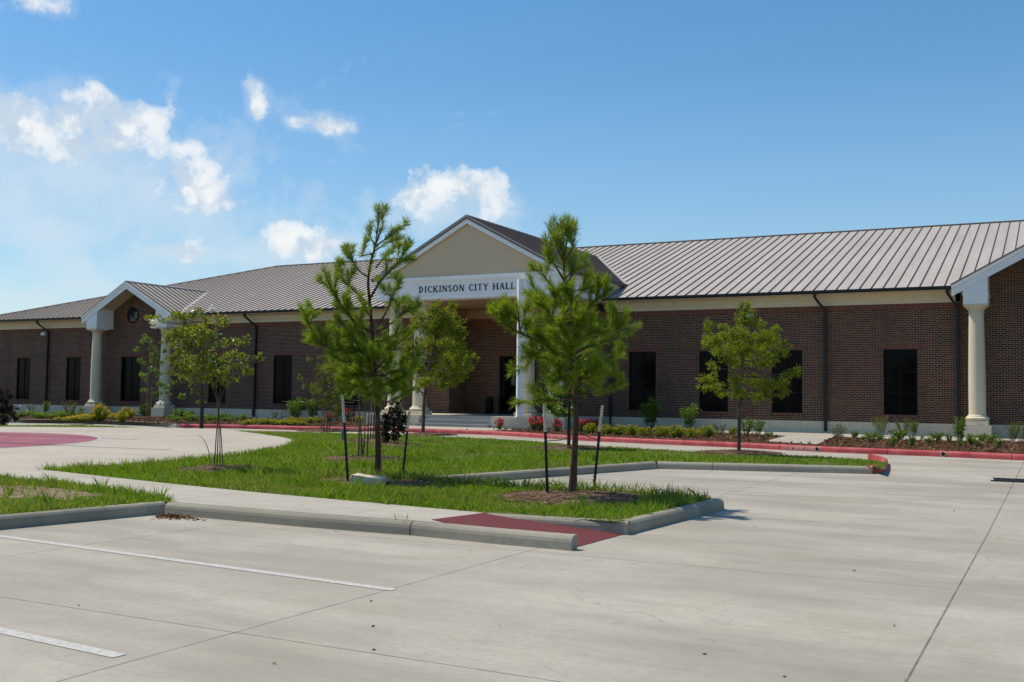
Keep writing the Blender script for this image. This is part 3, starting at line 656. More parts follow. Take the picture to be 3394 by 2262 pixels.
# ---- portico
cross_roof(PX, PY-.10, PZ, PHW, PP, 'portico_roof', M['roofdark'] if False else M['roof'])
rake(PX, PY-.10, PZ, PHW-.02, PP, .19, crown=False)
PXL, PXR = PX-4.52, PX+4.52
mb = MB()
mb.poly([(PX-4.45,PY+.04,6.60),(PX+4.45,PY+.04,6.60),(PX+4.45,PY+.04,PZ-.2-4.45*PP),(PX,PY+.04,PZ-.2),(PX-4.45,PY+.04,PZ-.2-4.45*PP)])
mb.poly([(PX-4.45,PY+.14,6.60),(PX,PY+.14,PZ-.2),(PX+4.45,PY+.14,6.60)]); part(mb, 'tympanum', M['stucco'])
mb = MB()
def beam(mb, x0, x1, y0, y1):
    mb.box(x0, x1, y0, y1, 5.665, 6.60)
beam(mb, PXL, PXR, PY, PY+.75); beam(mb, PXL, PXL+.75, PY+.75, 45.2); beam(mb, PXR-.75, PXR, PY+.75, 45.2)
for d_, z0, z1 in ((.075, 6.45, 6.602), (.045, 6.40, 6.449), (.02, 6.36, 6.399), (.028, 5.80, 5.822), (.018, 5.664, 5.799)):
    mb.box(PXL-d_, PXR+d_, PY-d_, PY-.001, z0, z1)
    mb.box(PXR+.001, PXR+d_, PY, 45.0, z0, z1); mb.box(PXL-d_, PXL-.001, PY, 45.0, z0, z1)
part(mb, 'entablature', M['white'])
mb = MB(); mb.box(PXR+.002, PXR+.16, PY+.1, 44.5, 6.605, 6.64)    # eaves of the portico
part(mb, 'eave_flashing', M['bronze'])
for s in (-1, 1):
    mb = MB(); x = PX+s*(PHW+.0); mb.box(min(x,x+s*.11), max(x,x+s*.11), PY-.08, 43.5, 6.52, 6.625); part(mb, 'portico_gutter', M['bronze'])
mb = MB(); mb.box(PXL+.75, PXR-.75, PY+.75, RY, 5.72, 5.78); mb.box(PXL+.02, PXR-.02, F-.6, F+.3, 5.705, 5.90); part(mb, 'portico_ceiling', M['porchshade'])
mb = MB(); mb.box(PXL+.75, PXL+1.0, PY+.75, F-.1, 5.50, 5.70); 
for cx in (-25.58, -24.30, -19.12, -17.84): column(cx, 37.78, .965, 5.665, .30, .255)
for x0, x1 in ((-26.4, -23.62), (-20.20, -16.95)):
    pd = MB(); pd.box(x0, x1, 36.70, F-.04, .20, .80); pl = part(pd, 'pedestal', M['rubble'])
    cs = (-25.58, -24.30) if x0 < -22 else (-19.12, -17.84)
    for cx in cs: c = MB(); c.box(cx-.40, cx+.40, 37.38, 38.18, .801, .966); part(c, 'plinth', M['column'], pl)
mb = MB(); mb.box(-23.62, -20.20, 37.10, RY+.02, .2, .795); mb.box(RX0, RX1, F-.04, RY, .2, .7945); mb.box(-23.62, -20.20, 36.78, 37.10, .2, .63); mb.box(-23.62, -20.20, 36.44, 36.78, .2, .47)
part(mb, 'entrance_steps', M['steps'])
# door
mb = MB(); Y = RY+.06
for a, b in ((DX0, DX0+.09), (DX1-.09, DX1), ((DX0+DX1)/2-.04, (DX0+DX1)/2+.04)): mb.box(a, b, Y-.05, Y+.05, .80, 3.5)
mb.box(DX0+.09, DX1-.09, Y-.045, Y+.045, 3.41, 3.5); mb.box(DX0+.09, DX1-.09, Y-.045, Y+.045, 2.88, 2.95); mb.box(DX0+.09, DX1-.09, Y-.045, Y+.045, .80, 1.02)
dr = part(mb, 'entrance_door', M['frame']); p = MB(); p.box(DX0+.05, DX1-.05, Y-.005, Y+.005, .9, 3.45); part(p, 'pane', M['glass'], dr)
p = MB(); q = onY(1700/DS, 1265/DS, RY); p.box(q.x-.11, q.x+.11, Y-.017, Y-.008, q.z-.17, q.z+.17); part(p, 'notice', simple('paper_notice', (.16,.16,.155), .8, .1, .3, 40), dr)
p = MB(); p.tube([((DX0+DX1)/2-.10,Y-.09,1.6),((DX0+DX1)/2-.10,Y-.09,2.1)], [.014]*2); part(p, 'handle', M['frame'], dr)
p = MB(); p.box(DX0-.25, DX1+.25, RY-.008, RY+.02, 3.503, 3.72); part(p, 'lintel', M['soldier'], dr)

# lettering: serif capitals drawn as strokes (x, z in em of cap height)
TK, TN = .17, .07
G = {
 'D': (.82, [('V',.16,0,1),('A',.16,.5,.50,.5,-90,90)], [(.0,0,.34),(.0,1,.34)]),
 'I': (.40, [('V',.20,0,1)], [(.02,0,.36),(.02,1,.36)]),
 'C': (.78, [('A',.44,.5,.36,.5,42,318)], []),
 'K': (.86, [('V',.16,0,1),('L',.24,.42,.70,1,TN),('L',.36,.54,.74,0,TK)], [(.0,0,.33),(.0,1,.33),(.56,1,.30),(.58,0,.28)]),
 'N': (.88, [('L',.15,0,.15,1,TN),('L',.15,1,.72,0,TK),('L',.74,0,.74,1,TN)], [(.02,0,.26),(.0,1,.22),(.60,1,.27)]),
 'S': (.60, [('A',.30,.745,.21,.255,20,270),('A',.30,.255,.23,.255,90,-160)], []),
 'O': (.90, [('A',.45,.5,.37,.5,0,360)], []),
 'T': (.76, [('V',.38,0,1),('L',.04,.97,.72,.97,TN)], [(.22,0,.32)]),
 'Y': (.82, [('V',.41,0,.48),('L',.12,1,.41,.46,TK*.85),('L',.70,1,.41,.46,TN)], [(.25,0,.32),(.0,1,.28),(.56,1,.26)]),
 'H': (.90, [('V',.17,0,1),('V',.73,0,1),('L',.17,.52,.73,.52,TN)], [(.0,0,.34),(.0,1,.34),(.56,0,.34),(.56,1,.34)]),
 'A': (.84, [('L',.12,0,.42,1,TN),('L',.42,1,.70,0,TK),('L',.22,.34,.60,.34,TN)], [(.0,0,.24),(.56,0,.28)]),
 'L': (.70, [('V',.16,0,1),('L',.16,.035,.62,.035,TN),('L',.62,.0,.64,.26,TN)], [(.0,0,.34),(.0,1,.34)]),
 'F': (.66, [('V',.14,0,1),('L',.14,.95,.6,.95,.1),('L',.14,.52,.5,.52,.1)], []), 'R': (.74, [('V',.14,0,1),('A',.2,.74,.32,.24,-90,90),('L',.14,.95,.3,.95,.1),('L',.3,.5,.62,0,.14)], []),
 'E': (.66, [('V',.14,0,1),('L',.14,.95,.6,.95,.1),('L',.14,.52,.52,.52,.1),('L',.14,.05,.6,.05,.1)], []), 'P': (.70, [('V',.14,0,1),('A',.2,.72,.34,.26,-90,90),('L',.14,.95,.3,.95,.1),('L',.14,.47,.3,.47,.1)], []),
 'G': (.78, [('A',.42,.5,.34,.46,50,330),('L',.5,.42,.76,.42,.1),('V',.70,.1,.42)], []), 'W': (1.0, [('L',.06,1,.28,0,.13),('L',.28,0,.5,.9,.1),('L',.5,.9,.72,0,.13),('L',.72,0,.94,1,.1)], []),
 'Z': (.68, [('L',.08,.95,.62,.95,.1),('L',.6,.95,.1,.05,.13),('L',.08,.05,.64,.05,.1)], []),
}
def write(mb, text, P, width, cap, serif=True, depth_=.02, space=.55, gap=.10):
    # P(u, v, d) maps metres along the line, up, and outward to a point
    adv = sum((G[c][0]+gap) if c != ' ' else space for c in text); sx = width/(adv*cap); u = 0
    def seg(x0, z0, x1, z1, wd, h=False):
        a, b = Vector((x0*sx, z0)), Vector((x1*sx, z1)); d = (b-a); d = d.normalized() if d.length else Vector((1,0)); n = Vector((-d.y, d.x))*wd/2
        Q = [a-n, b-n, b+n, a+n]; mb.hexa([P(u+q.x*cap, q.y*cap, 0) for q in Q] + [P(u+q.x*cap, q.y*cap, depth_) for q in Q])
    for ch in text:
        if ch == ' ': u += space*cap*sx; continue
        wch, st, ser = G[ch]
        for s in st:
            if s[0] == 'V': seg(s[1], s[2], s[1], s[3], TK)
            elif s[0] == 'L': seg(*s[1:5], s[5])
            else:
                _, cx, cz, rx, rz, a0, a1 = s; n = max(6, int(abs(a1-a0)/18)); tk = TK if serif else .14
                for k in range(n):
                    b0, b1 = radians(a0+(a1-a0)*k/n), radians(a0+(a1-a0)*(k+1)/n); m_ = (b0+b1)/2
                    ww = TN+(tk-TN)*abs(cos(m_)) if serif else .12; ri = (rx-.06, rz-.03)
                    seg(cx+ri[0]*cos(b0), cz+ri[1]*sin(b0), cx+ri[0]*cos(b1), cz+ri[1]*sin(b1), ww)
        if serif:
            for (sx0, sz, sw) in ser: seg(sx0, .025 if sz == 0 else .975, sx0+sw, .025 if sz == 0 else .975, .05)
        u += (wch+gap)*cap*sx
mb = MB(); ta, tb = onY(1388/DS, 971.5/DS, PY-.01), onY(1710.5/DS, 959/DS, PY-.01)
write(mb, 'DICKINSON CITY HALL', lambda u, v, d: Vector((ta.x+u, PY-.003-d, 5.955+v)), tb.x-ta.x, .265)
part(mb, 'lettering', M['bronze'])
# stencils on the kerb
def along(p0, p1): 
    p0, p1 = Vector(p0[:2]), Vector(p1[:2]); d = (p1-p0).normalized(); n = Vector((d.y, -d.x)); 
    return p0, d, n, (p1-p0).length
def kpoint(px):
    best = None
    for a, b in zip(RKP, RKP[1:]):
        for k in range(20):
            q = a.lerp(b, k/20); v = Vector((q.x, q.y, H(q.y)+.08))-EYE; sx_ = PW/2 + FPX*v.dot(RT)/v.dot(FW)
            if best is None or abs(sx_-px) < best[0]: best = (abs(sx_-px), q)
    return best[1]
for txt, x0, x1, m_ in (('FIRE LANE', 1128, 1187, 'paint_white'), ('NO PARKING', 1823, 1881, 'paint_white'), ('TOW AWAY ZONE', 2602, 2700, 'paint_white')):
    mb = MB(); p0, d, n, ln = along(kpoint(x0), kpoint(x1))
    write(mb, txt, lambda u, v, dd: Vector((p0.x+d.x*u+n.x*(.006-.09*max(0,(v-.07))+dd), p0.y+d.y*u+n.y*(.006-.09*max(0,(v-.07))+dd), H(p0.y)+.022+v)), ln, .10, False, .003)
    mb.build('stencil_lettering', M[m_], redkerb)
for px_ in (1910, 2709, 3126):
    q = kpoint(px_); q2 = kpoint(px_+12); p0, d, n, ln = along(q, q2); mb = MB(); mb2 = MB()
    cc = Vector((q.x, q.y, H(q.y)+.075)); dv, nv = Vector((d.x,d.y,0)), Vector((n.x,n.y,0))
    P = lambda r, a, o: cc + dv*(r*cos(a)) + Vector((0,0,r*sin(a))) + nv*o
    for k in range(16):
        a0, a1 = 2*pi*k/16, 2*pi*(k+1)/16
        mb.hexa([P(.055,a0,-.1),P(.055,a1,-.1),P(.055,a1,.02),P(.055,a0,.02),P(.068,a0,-.1),P(.068,a1,-.1),P(.068,a1,.02),P(.068,a0,.02)])
    o = mb.build('drain_outlet', M['paint_white'], redkerb); mb2.poly([P(.056, 2*pi*k/16, .012) for k in range(16)]); mb2.build('drain_mouth', M['asphalt'], o)

# white post on the right pedestal
mb = MB(); a = onY(1716.5/DS, 1381/DS, 36.86); pc = Vector((a.x+.06, 36.885, 0)); hw = .124; ra = radians(38)
def sq(h_, z): return [Vector((pc.x+h_*sqrt(2)*cos(ra+pi/4+k*pi/2), pc.y+h_*sqrt(2)*sin(ra+pi/4+k*pi/2), z)) for k in range(4)]
mb.prism(sq(hw, .803), sq(hw, 6.30)); mb.prism(sq(hw+.03, .801), sq(hw+.03, .83))
tag(mb.build('post', M['white']), 'square white post standing before the right pair of portico columns', 'post')
# trash can by the door
q = onY(1622/DS, 1372/DS, 42.3); mb = MB(); mb.lathe((q.x, 42.3), [(.17,.80),(.19,.83),(.19,1.42),(.16,1.46),(.15,1.55),(.08,1.60)], 20); tc = mb.build('litter_bin', M['frame'], smooth=True); tag(tc, 'dark cylindrical litter bin beside the entrance door', 'bin')
# ramp railing left of the portico
rl = thing('handrail', 'dark metal handrail with thin balusters left of the portico', 'railing', (-31, 39.3, .33)); mb = MB()
x0, x1 = onY(935/DS, 1336/DS, 39.3).x, onY(1175/DS, 1330/DS, 39.3).x
for z in (1.24, .52): mb.tube([(x0,39.3,z),(x1,39.3,z)], [.015]*2, 6)
for x in (x0, (x0+x1)/2, x1): mb.tube([(x,39.3,.3),(x,39.3,1.24)], [.016]*2, 6)
mb.build('rail', M['frame'], rl); mb = MB(); x = x0+.14
while x < x1: mb.tube([(x,39.3,.52),(x,39.3,1.24)], [.009]*2, 4); x += .14
mb.build('balusters', M['frame'], rl)

# ------------------------------------------------------------------ vegetation builders
def leaf(mb, p, d, l, w, rng, m=0, fold=.0):
    d = d.normalized(); a = d.cross(Vector((rng.uniform(-1,1), rng.uniform(-1,1), rng.uniform(-1,1))))
    if a.length < 1e-4: return
    a = a.normalized()*w/2; n = len(mb.v); q = p+d*l*.45
    mb.v += [tuple(p), tuple(q-a), tuple(p+d*l), tuple(q+a)]; mb.f.append((n, n+1, n+2, n+3)); mb.mi.append(m)
def rdir(rng, up=0.0):
    while True:
        v = Vector((rng.uniform(-1,1), rng.uniform(-1,1), rng.uniform(-1,1)))
        if .05 < v.length < 1: v = v.normalized(); v.z += up; return v.normalized()
def smoothpath(pts, n=5):
    out = []; P = [pts[0]]+list(pts)+[pts[-1]]
    for i in range(1, len(P)-2):
        for k in range(n):
            u = k/n; p0, p1, p2, p3 = P[i-1], P[i], P[i+1], P[i+2]
            out.append(.5*((2*p1)+(p2-p0)*u+(2*p0-5*p1+4*p2-p3)*u*u+(3*p1-p0-3*p2+p3)*u**3))
    return out+[pts[-1]]

def mulch_ring(px, py, rx, off=.15, hump=.07, seed=0):
    c = gp(px, py, off); rng = random.Random(seed); mb = MB(); n = 40; rr = [rx*(1+.12*sin(3*k*2*pi/n+seed)+rng.uniform(-.07,.07)) for k in range(n)]
    lv = [(1.0,.004),(.8,.45*hump),(.5,.85*hump),(.15,hump)]
    R = [[Vector((c.x+r*f*cos(2*pi*k/n), c.y+r*f*sin(2*pi*k/n), 0)) for k, r in enumerate(rr)] for f, _ in lv]
    for ring_, (f, h) in zip(R, lv):
        for v in ring_: v.z = H(v.y)+off+h+rng.uniform(-.008,.008)*(f < 1)
    for a, b in zip(R, R[1:]):
        for k in range(n): j = (k+1) % n; mb.quad(a[k], a[j], b[j], b[k])
    mb.poly(R[-1])
    for _ in range(int(1100*rx*rx)):          # loose chips
        r_ = rx*sqrt(rng.random())*1.12; th = rng.uniform(0, 2*pi); p = Vector((c.x+r_*cos(th), c.y+r_*sin(th), 0)); f = min(1, r_/rx)
        p.z = H(p.y)+off+hump*(1-f)*1.1+.012; leaf(mb, p, Vector((rng.uniform(-1,1), rng.uniform(-1,1), rng.uniform(-.2,.35))), rng.uniform(.025,.07), .013, rng)
    o = mb.build('mulch_ring', M['mulch'], smooth=False); kind(o, 'stuff'); MULCH.append((c.x, c.y, rx)); return c
MULCH = []

def pine(base, trunk, r0, branches, label, seed, twigs=1.0, fill=()):
    rng = random.Random(seed); b = gp(base[0], base[1], .15); w0 = depth(b)
    root = thing('pine_tree', label, 'tree', b)
    T = [b] + [at(x, y, w0+dw) for x, y, dw in trunk]; T = smoothpath(T, 4); n = len(T)
    mb = MB(); mb.tube([b-Vector((0,0,.1))]+T, [r0*1.25]+[r0*(1-.93*(k/(n-1))**.85)+.006 for k in range(n)], 9)
    cr = MB()
    def needles(path, rad, start=.25, dens=300, ln=.150):
        L = [0]
        for p, q in zip(path, path[1:]): L.append(L[-1]+(q-p).length)
        tot = L[-1]
        if tot < .02: return
        s = start*tot
        cnt = int(dens*(tot-s))+14
        for _ in range(cnt):
            u = s+(tot-s)*(1-(rng.random()**1.15)*1.0); i = 0
            while i < len(L)-2 and L[i+1] < u: i += 1
            f = (u-L[i])/max(1e-5, L[i+1]-L[i]); p = path[i].lerp(path[i+1], min(1, f)); d = (path[min(i+1,len(path)-1)]-path[i]).normalized()
            dd = (d*rng.uniform(.7,1.25)+rdir(rng)*rng.uniform(.50,.90)); l = ln*rng.uniform(.7,1.15)
            for _k in range(2): leaf(cr, p, dd+rdir(rng)*.10, l, .0056, rng)
    def branch(P, r, lvl=0):
        P = smoothpath(P, 4); n = len(P); mb.tube(P, [max(.0035, r*(1-.8*k/(n-1))) for k in range(n)], 5, 0)
        needles(P, r, .30 if lvl == 0 else .12)
        if lvl < 2:
            L = sum((q-p).length for p, q in zip(P, P[1:])); k = int(max(1, L*(3.9 if lvl == 0 else 2.0)*twigs))
            for _ in range(k):
                u = rng.uniform(.35, .88); i = int(u*(n-1)); d = (P[min(i+1,n-1)]-P[max(i-1,0)]).normalized(); s = d.cross(rdir(rng)).normalized()
                ln = rng.uniform(.15,.32)*(1 if lvl == 0 else .65)*min(1, .5+L); e = P[i]+(d*.75+s*rng.uniform(.5,.95)+Vector((0,0,.62))).normalized()*ln
                branch([P[i], P[i].lerp(e, .5)+(d*.5+s*.4)*ln*.10, e], r*.42, lvl+1)
    for pts in branches:
        dw = pts[0]; q = pts[1:]
        if dw is None: dw = rng.uniform(-.7, .7)
        P = [at(x, y, w0+dw*(k/(len(q)-1))**.8) for k, (x, y) in enumerate(q)]
        L = sum((c-a).length for a, c in zip(P, P[1:])); branch(P, .010+.011*L)
    needles(T[int(n*.62):], .02, .1, 260)
    for (y0, y1, lo, hi, cnt) in fill:            # whorls of side branches low in the crown
        for k in range(cnt):
            y = y0+(y1-y0)*(k+rng.random())/cnt; x = min(T, key=lambda q: abs(q.z-at(base[0], y, w0).z)); a = 2.4*k+rng.uniform(-.5,.5); L = rng.uniform(lo, hi)
            d = RT*cos(a)+Vector((FW.x, FW.y, 0)).normalized()*sin(a); d.z = 0; d.normalize(); e = x+d*L+Vector((0,0,L*rng.uniform(.10,.55)))
            branch([x, x.lerp(e, .5)-Vector((0,0,.06*L)), e], .009+.008*L)
    mb.build('trunk', M['pinebark'], root, b, True); cr.build('crown', M['needles'], root, b)
    return root, b

def blob_tree(name, base, stems, clumps, leafm, barkm, label, seed, ll=.07, lw=.028, dens=900, rb=.05, spread=.5, off=.15, flowers=None, updir=.1, group=None, limb=True, droop=0, cat='tree'):
    """stems: list of pixel polylines (with radius); clumps: x, y, rx, ry (pixels) filled with leaf sprays round twigs"""
    rng = random.Random(seed); b = gp(base[0], base[1], off); w0 = depth(b); px = FPX/DS/w0
    root = thing(name, label, cat, b, group); mb = MB(); cr = MB(); SP = []
    for st in stems:
        r = st[0]; dw = rng.uniform(-.25,.25) if len(stems) > 1 else 0
        P = [at(x, y, w0+dw*k/(len(st)-2)) for k, (x, y) in enumerate(st[1:])]
        if abs(st[1][1]-base[1]) < 6: P[0] = Vector((P[0].x, P[0].y, b.z-.06)) if len(stems) > 1 else b-Vector((0,0,.06))
        P = smoothpath(P, 4); n = len(P); mb.tube(P, [r*(1-.7*k/(n-1)) for k in range(n)], 7); SP.append(P)
    for cl in clumps:
        x, y, rx, ry = cl[:4]; dw = cl[4] if len(cl) > 4 else rng.uniform(-spread, spread)
        c = at(x, y, w0+dw); R = rx/px; Z = ry/px; Dp = (R+Z)/2*1.05
        best = min(((q-c).length+abs(q.z-(c.z-Z*.8))*.8, i, j) for i, P in enumerate(SP) for j, q in enumerate(P)); q = SP[best[1]][best[2]]
        if limb:
            mid = q.lerp(c, .5)+Vector((0,0,-.05)); mb.tube(smoothpath([q, mid, c], 3), [rb*.35*(1-.75*k/6) for k in range(7)], 5)
        R *= 1.12; Z *= 1.12; vol = R*Z*Dp*4; k = int(2.6*dens*vol**.75)+26
        tw = max(3, int(k/26)); 
        for _ in range(tw):
            o = rdir(rng)*(rng.random()**.45); e = c+RT*(o.x*R)+FW*(o.y*Dp)+Vector((0,0,o.z*Z)); s = c.lerp(e, .25)
            if limb and rng.random() < .5: mb.tube([s, e], [rb*.10, .003], 3, cap=False)
            d = (e-c).normalized() if (e-c).length > .01 else Vector((0,0,1))
            for _k in range(26):
                p = s.lerp(e, rng.uniform(.35,1.08))+rdir(rng)*rng.uniform(0,.10); dd = d*.6+rdir(rng, updir)*.9; dd.z -= droop
                leaf(cr, p, dd, ll*rng.uniform(.6,1.25), lw*rng.uniform(.7,1.2), rng)
    tr = mb.build('trunk', barkm, root, b, True); cr.build('crown', leafm, root, b)
    if flowers:
        fm = MB()
        for x, y, r in flowers:
            c = at(x, y, w0-.3); 
            for _ in range(46): leaf(fm, c+rdir(rng)*r*rng.random(), rdir(rng), .05, .04, rng)
        fm.build('blossoms', M['whitefl'], root, b)
    return root, b

# ---- the two staked pines
c2 = lambda x, y: ((800+x/2.24)/DS, (700+y/2.24)/DS)
c3 = lambda x, y: ((1500+x/2.24)/DS, (700+y/2.24)/DS)
mulch_ring(880, 1106, 1.15, seed=3); mulch_ring(1318, 1145, 1.15, seed=4)
trunkL = [(868,1020,0),(867,930,0),(860,841,.05),(853,733,.05),(846,650,0),(853,600,0),(864,555,0),(869.5,492,0)]
brL = [(-.5,c2(972,1060),c2(900,900),c2(820,800),c2(730,690),c2(650,540),c2(615,430)), (-.3,c2(730,690),c2(640,560),c2(575,520)), (.4,c2(948,700),c2(850,600),c2(750,510),c2(700,410)),(.2,c2(850,600),c2(800,540),c2(815,480)),
 (.5,c2(945,490),c2(870,440),c2(820,350),c2(832,270)),(.1,c2(820,350),c2(795,330),c2(780,300)),(-.6,c2(998,1210),c2(850,1060),c2(640,1010),c2(520,880),c2(445,715)),(-.4,c2(520,880),c2(520,800),c2(570,755)),(-.3,c2(640,1010),c2(540,980),c2(490,960)),
 (-.4,c2(955,650),c2(1040,510),c2(1110,440),c2(1190,340),c2(1215,225)),(-.2,c2(1110,440),c2(1160,400),c2(1245,340)),(.5,c2(1000,420),c2(1080,320),c2(1120,300)),(.2,c2(985,300),c2(1060,250),c2(1120,200)),(-.1,c2(990,310),c2(900,330),c2(905,290)),
 (.3,c2(1020,850),c2(1090,720),c2(1120,630),c2(1150,580),c2(1172,530)),(.5,c2(1110,650),c2(1140,665),c2(1165,650)),(.3,c2(1130,650),c2(1070,600),c2(1050,570)),(.6,c2(1010,900),c2(1130,820),c2(1210,740),c2(1285,690)),(.5,c2(1190,760),c2(1250,740),c2(1290,720)),
 (0,c2(1000,250),c2(960,200),c2(940,130)),(.1,c2(1000,240),c2(1045,120),c2(1052,10)),(-.1,c2(995,260),c2(1080,200),c2(1165,120)),
 (-.3,c2(990,1100),c2(850,960),c2(740,920),c2(700,880)),(.4,c2(975,900),c2(870,850),c2(800,760),c2(760,740)),(-.5,c2(1000,1220),c2(880,1130),c2(740,1110),c2(650,1050)),(.5,c2(1003,1230),c2(860,1170),c2(740,1150),c2(640,1160)),
 (.3,c2(1000,1180),c2(1080,1080),c2(1090,960)),(-.4,c2(1003,1250),c2(1100,1200),c2(1190,1190),c2(1230,1230)),(-.6,c2(1003,1300),c2(930,1300),c2(850,1300),c2(800,1340)),(.5,c2(1003,1290),c2(1090,1290),c2(1180,1300)),
 (.3,c2(1000,1200),c2(920,1100),c2(880,1000)),(-.5,c2(1003,1240),c2(960,1180),c2(940,1090)),(-.2,c2(960,900),c2(880,830),c2(840,760)),(.6,c2(985,1150),c2(1060,1150),c2(1120,1090)),(-.6,c2(1003,1290),c2(960,1350),c2(920,1390)),(.2,c2(995,1230),c2(820,1230),c2(730,1220)),(-.5,c2(1000,1150),c2(900,1060),c2(800,900),c2(720,800)),(.5,c2(1000,1260),c2(900,1240),c2(830,1270))]
pineL, pLb = pine((867,1103), trunkL, .045, brL, 'tall sparse young pine between two black stakes, beside the limestone block', 21, fill=((930,800,.45,.95,15),(800,720,.3,.5,3)))
trunkR = [(1318,1070,0),(1323,980,0),(1322,905,0),(1313,845,0),(1300,770,0),(1298,700,0),(1297,640,0),(1294,560,0),(1293.5,505,0)]
brR = [(.0,c3(828,380),c3(770,260),c3(745,125)),(-.1,c3(832,370),c3(890,270),c3(912,100)),(.1,c3(828,380),c3(800,250),c3(785,130)),(.2,c3(830,330),c3(850,200),c3(848,60)),(-.3,c3(832,520),c3(770,420),c3(710,320),c3(692,205)),(.4,c3(832,500),c3(920,420),c3(955,340)),(.2,c3(832,540),c3(890,470),c3(905,330)),
 (-.4,c3(835,700),c3(760,580),c3(690,500),c3(648,420)),(.4,c3(838,700),c3(940,620),c3(990,540),c3(1000,500)),(-.3,c3(842,850),c3(960,760),c3(1060,660),c3(1105,510)),(-.4,c3(1060,660),c3(1120,630),c3(1170,580)),(.3,c3(838,830),c3(720,770),c3(640,650),c3(570,480)),
 (-.5,c3(858,1080),c3(720,1010),c3(560,930),c3(420,860),c3(300,755)),(-.6,c3(430,860),c3(370,790),c3(355,720)),(-.4,c3(500,900),c3(490,800),c3(478,700)),(-.3,c3(500,890),c3(530,800),c3(532,720)),(-.5,c3(450,870),c3(415,800),c3(405,725)),(.4,c3(862,1090),c3(1000,1010),c3(1150,960),c3(1230,880),c3(1272,815)),(.3,c3(1150,960),c3(1260,930),c3(1318,890)),(.5,c3(1100,980),c3(1180,880),c3(1185,800)),
 (-.4,c3(895,1180),c3(760,1110),c3(620,1080),c3(515,1090)),(-.3,c3(620,1080),c3(560,1130),c3(535,1170)),(.5,c3(900,1200),c3(1050,1120),c3(1160,1090),c3(1255,1075)),(.3,c3(900,1210),c3(1060,1190),c3(1160,1200),c3(1235,1210)),(-.6,c3(900,1390),c3(760,1410),c3(650,1400),c3(605,1430)),(.6,c3(900,1330),c3(1010,1260),c3(1100,1250)),
 (-.6,c3(880,1120),c3(760,1050),c3(660,960),c3(600,900)),(.5,c3(870,1080),c3(780,960),c3(700,860),c3(660,800)),(-.6,c3(868,1060),c3(940,960),c3(1020,910),c3(1085,880)),(-.5,c3(850,900),c3(760,830),c3(690,720),c3(640,690)),(.5,c3(850,900),c3(950,820),c3(1000,740)),(-.7,c3(900,1220),c3(820,1230),c3(740,1270)),(.7,c3(880,1130),c3(960,1060),c3(1050,1030)),
 (-.6,c3(838,760),c3(880,680),c3(890,560)),(-.5,c3(838,760),c3(770,680),c3(745,600)),(.6,c3(840,800),c3(870,700),c3(850,620)),(-.7,c3(855,980),c3(820,880),c3(790,800)),(-.7,c3(860,1000),c3(910,900),c3(930,800)),(-.5,c3(900,1260),c3(990,1240),c3(1070,1300)),(-.7,c3(890,1150),c3(850,1060),c3(830,980)),(-.5,c3(905,1270),c3(1000,1200),c3(1110,1150))]
pineR, pRb = pine((1312,1140), trunkR, .050, brR, 'bushy young pine between two black stakes near the parking island tip', 22, fill=((915,790,.40,.74,15),(790,650,.3,.5,6)))

# ---- stakes and ties
def stake(x0, y0, x1, y1, base, label, grp='black stakes holding the young pines'):
    b = gp(*base, .15); w0 = depth(b); top = at(x1, y1, w0); root = thing('tree_stake', label, 'stake', b, grp)
    mb = MB(); s = b.lerp(top, .66 if True else 1); mb.tube([b-Vector((0,0,.2)), b.lerp(top, .70)], [.021]*2, 5)
    for k in range(14): p = b.lerp(top, .05+.045*k); mb.tube([p-RT*.026, p+RT*.026], [.006]*2, 4)
    mb.build('shaft', M['asphalt'], root, b); mt = MB(); mt.tube([b.lerp(top, .70), top], [.0235]*2, 6); mt.build('tip', M['stakewhite'], root, b); return b, top
s1 = stake(802,1112,787,911,(801.5,1112), 'black stake with white tip, left of the sparse pine')
s2 = stake(923,1098,941,945,(923,1097), 'black stake with white tip, right of the sparse pine')
s3 = stake(1259,1143,1250.5,928,(1259,1143), 'black stake with white tip, left of the bushy pine')
s4 = stake(1361,1131,1384.5,932,(1361,1131), 'black stake with white tip, right of the bushy pine')
def wood_stake(base, top, label):
    b = gp(*base, .15); tp_ = at(*top, depth(b)); mb = MB(); mb.tube([b-Vector((0,0,.1)), tp_], [.016, .014], 5); tag(mb.build('wooden_stake', M['wood'], origin=b), label, 'stake', 'thin wooden stakes tied to the pines')
wood_stake((1323,1138),(1326,990),'thin wooden stake tied against the bushy pine trunk'); wood_stake((875.5,1095),(874,990),'thin wooden stake tied against the sparse pine trunk')
for (s, pb, nm, px_) in ((s1,pLb,'left stake to the sparse pine',(866,985)),(s2,pLb,'right stake to the sparse pine',(868,985)),(s3,pRb,'left stake to the bushy pine',(1321,1000)),(s4,pRb,'right stake to the bushy pine',(1321,985))):
    a = s[0].lerp(s[1], .60); e = at(px_[0], px_[1], depth(pb)); mb = MB(); m_ = a.lerp(e, .5)-Vector((0,0,.03)); mb.tube([a, m_, e], [.006]*3, 4); tag(mb.build('tie_wire', M['asphalt'], origin=a), 'thin dark tie from the '+nm, 'tie', 'ties between stakes and pines')

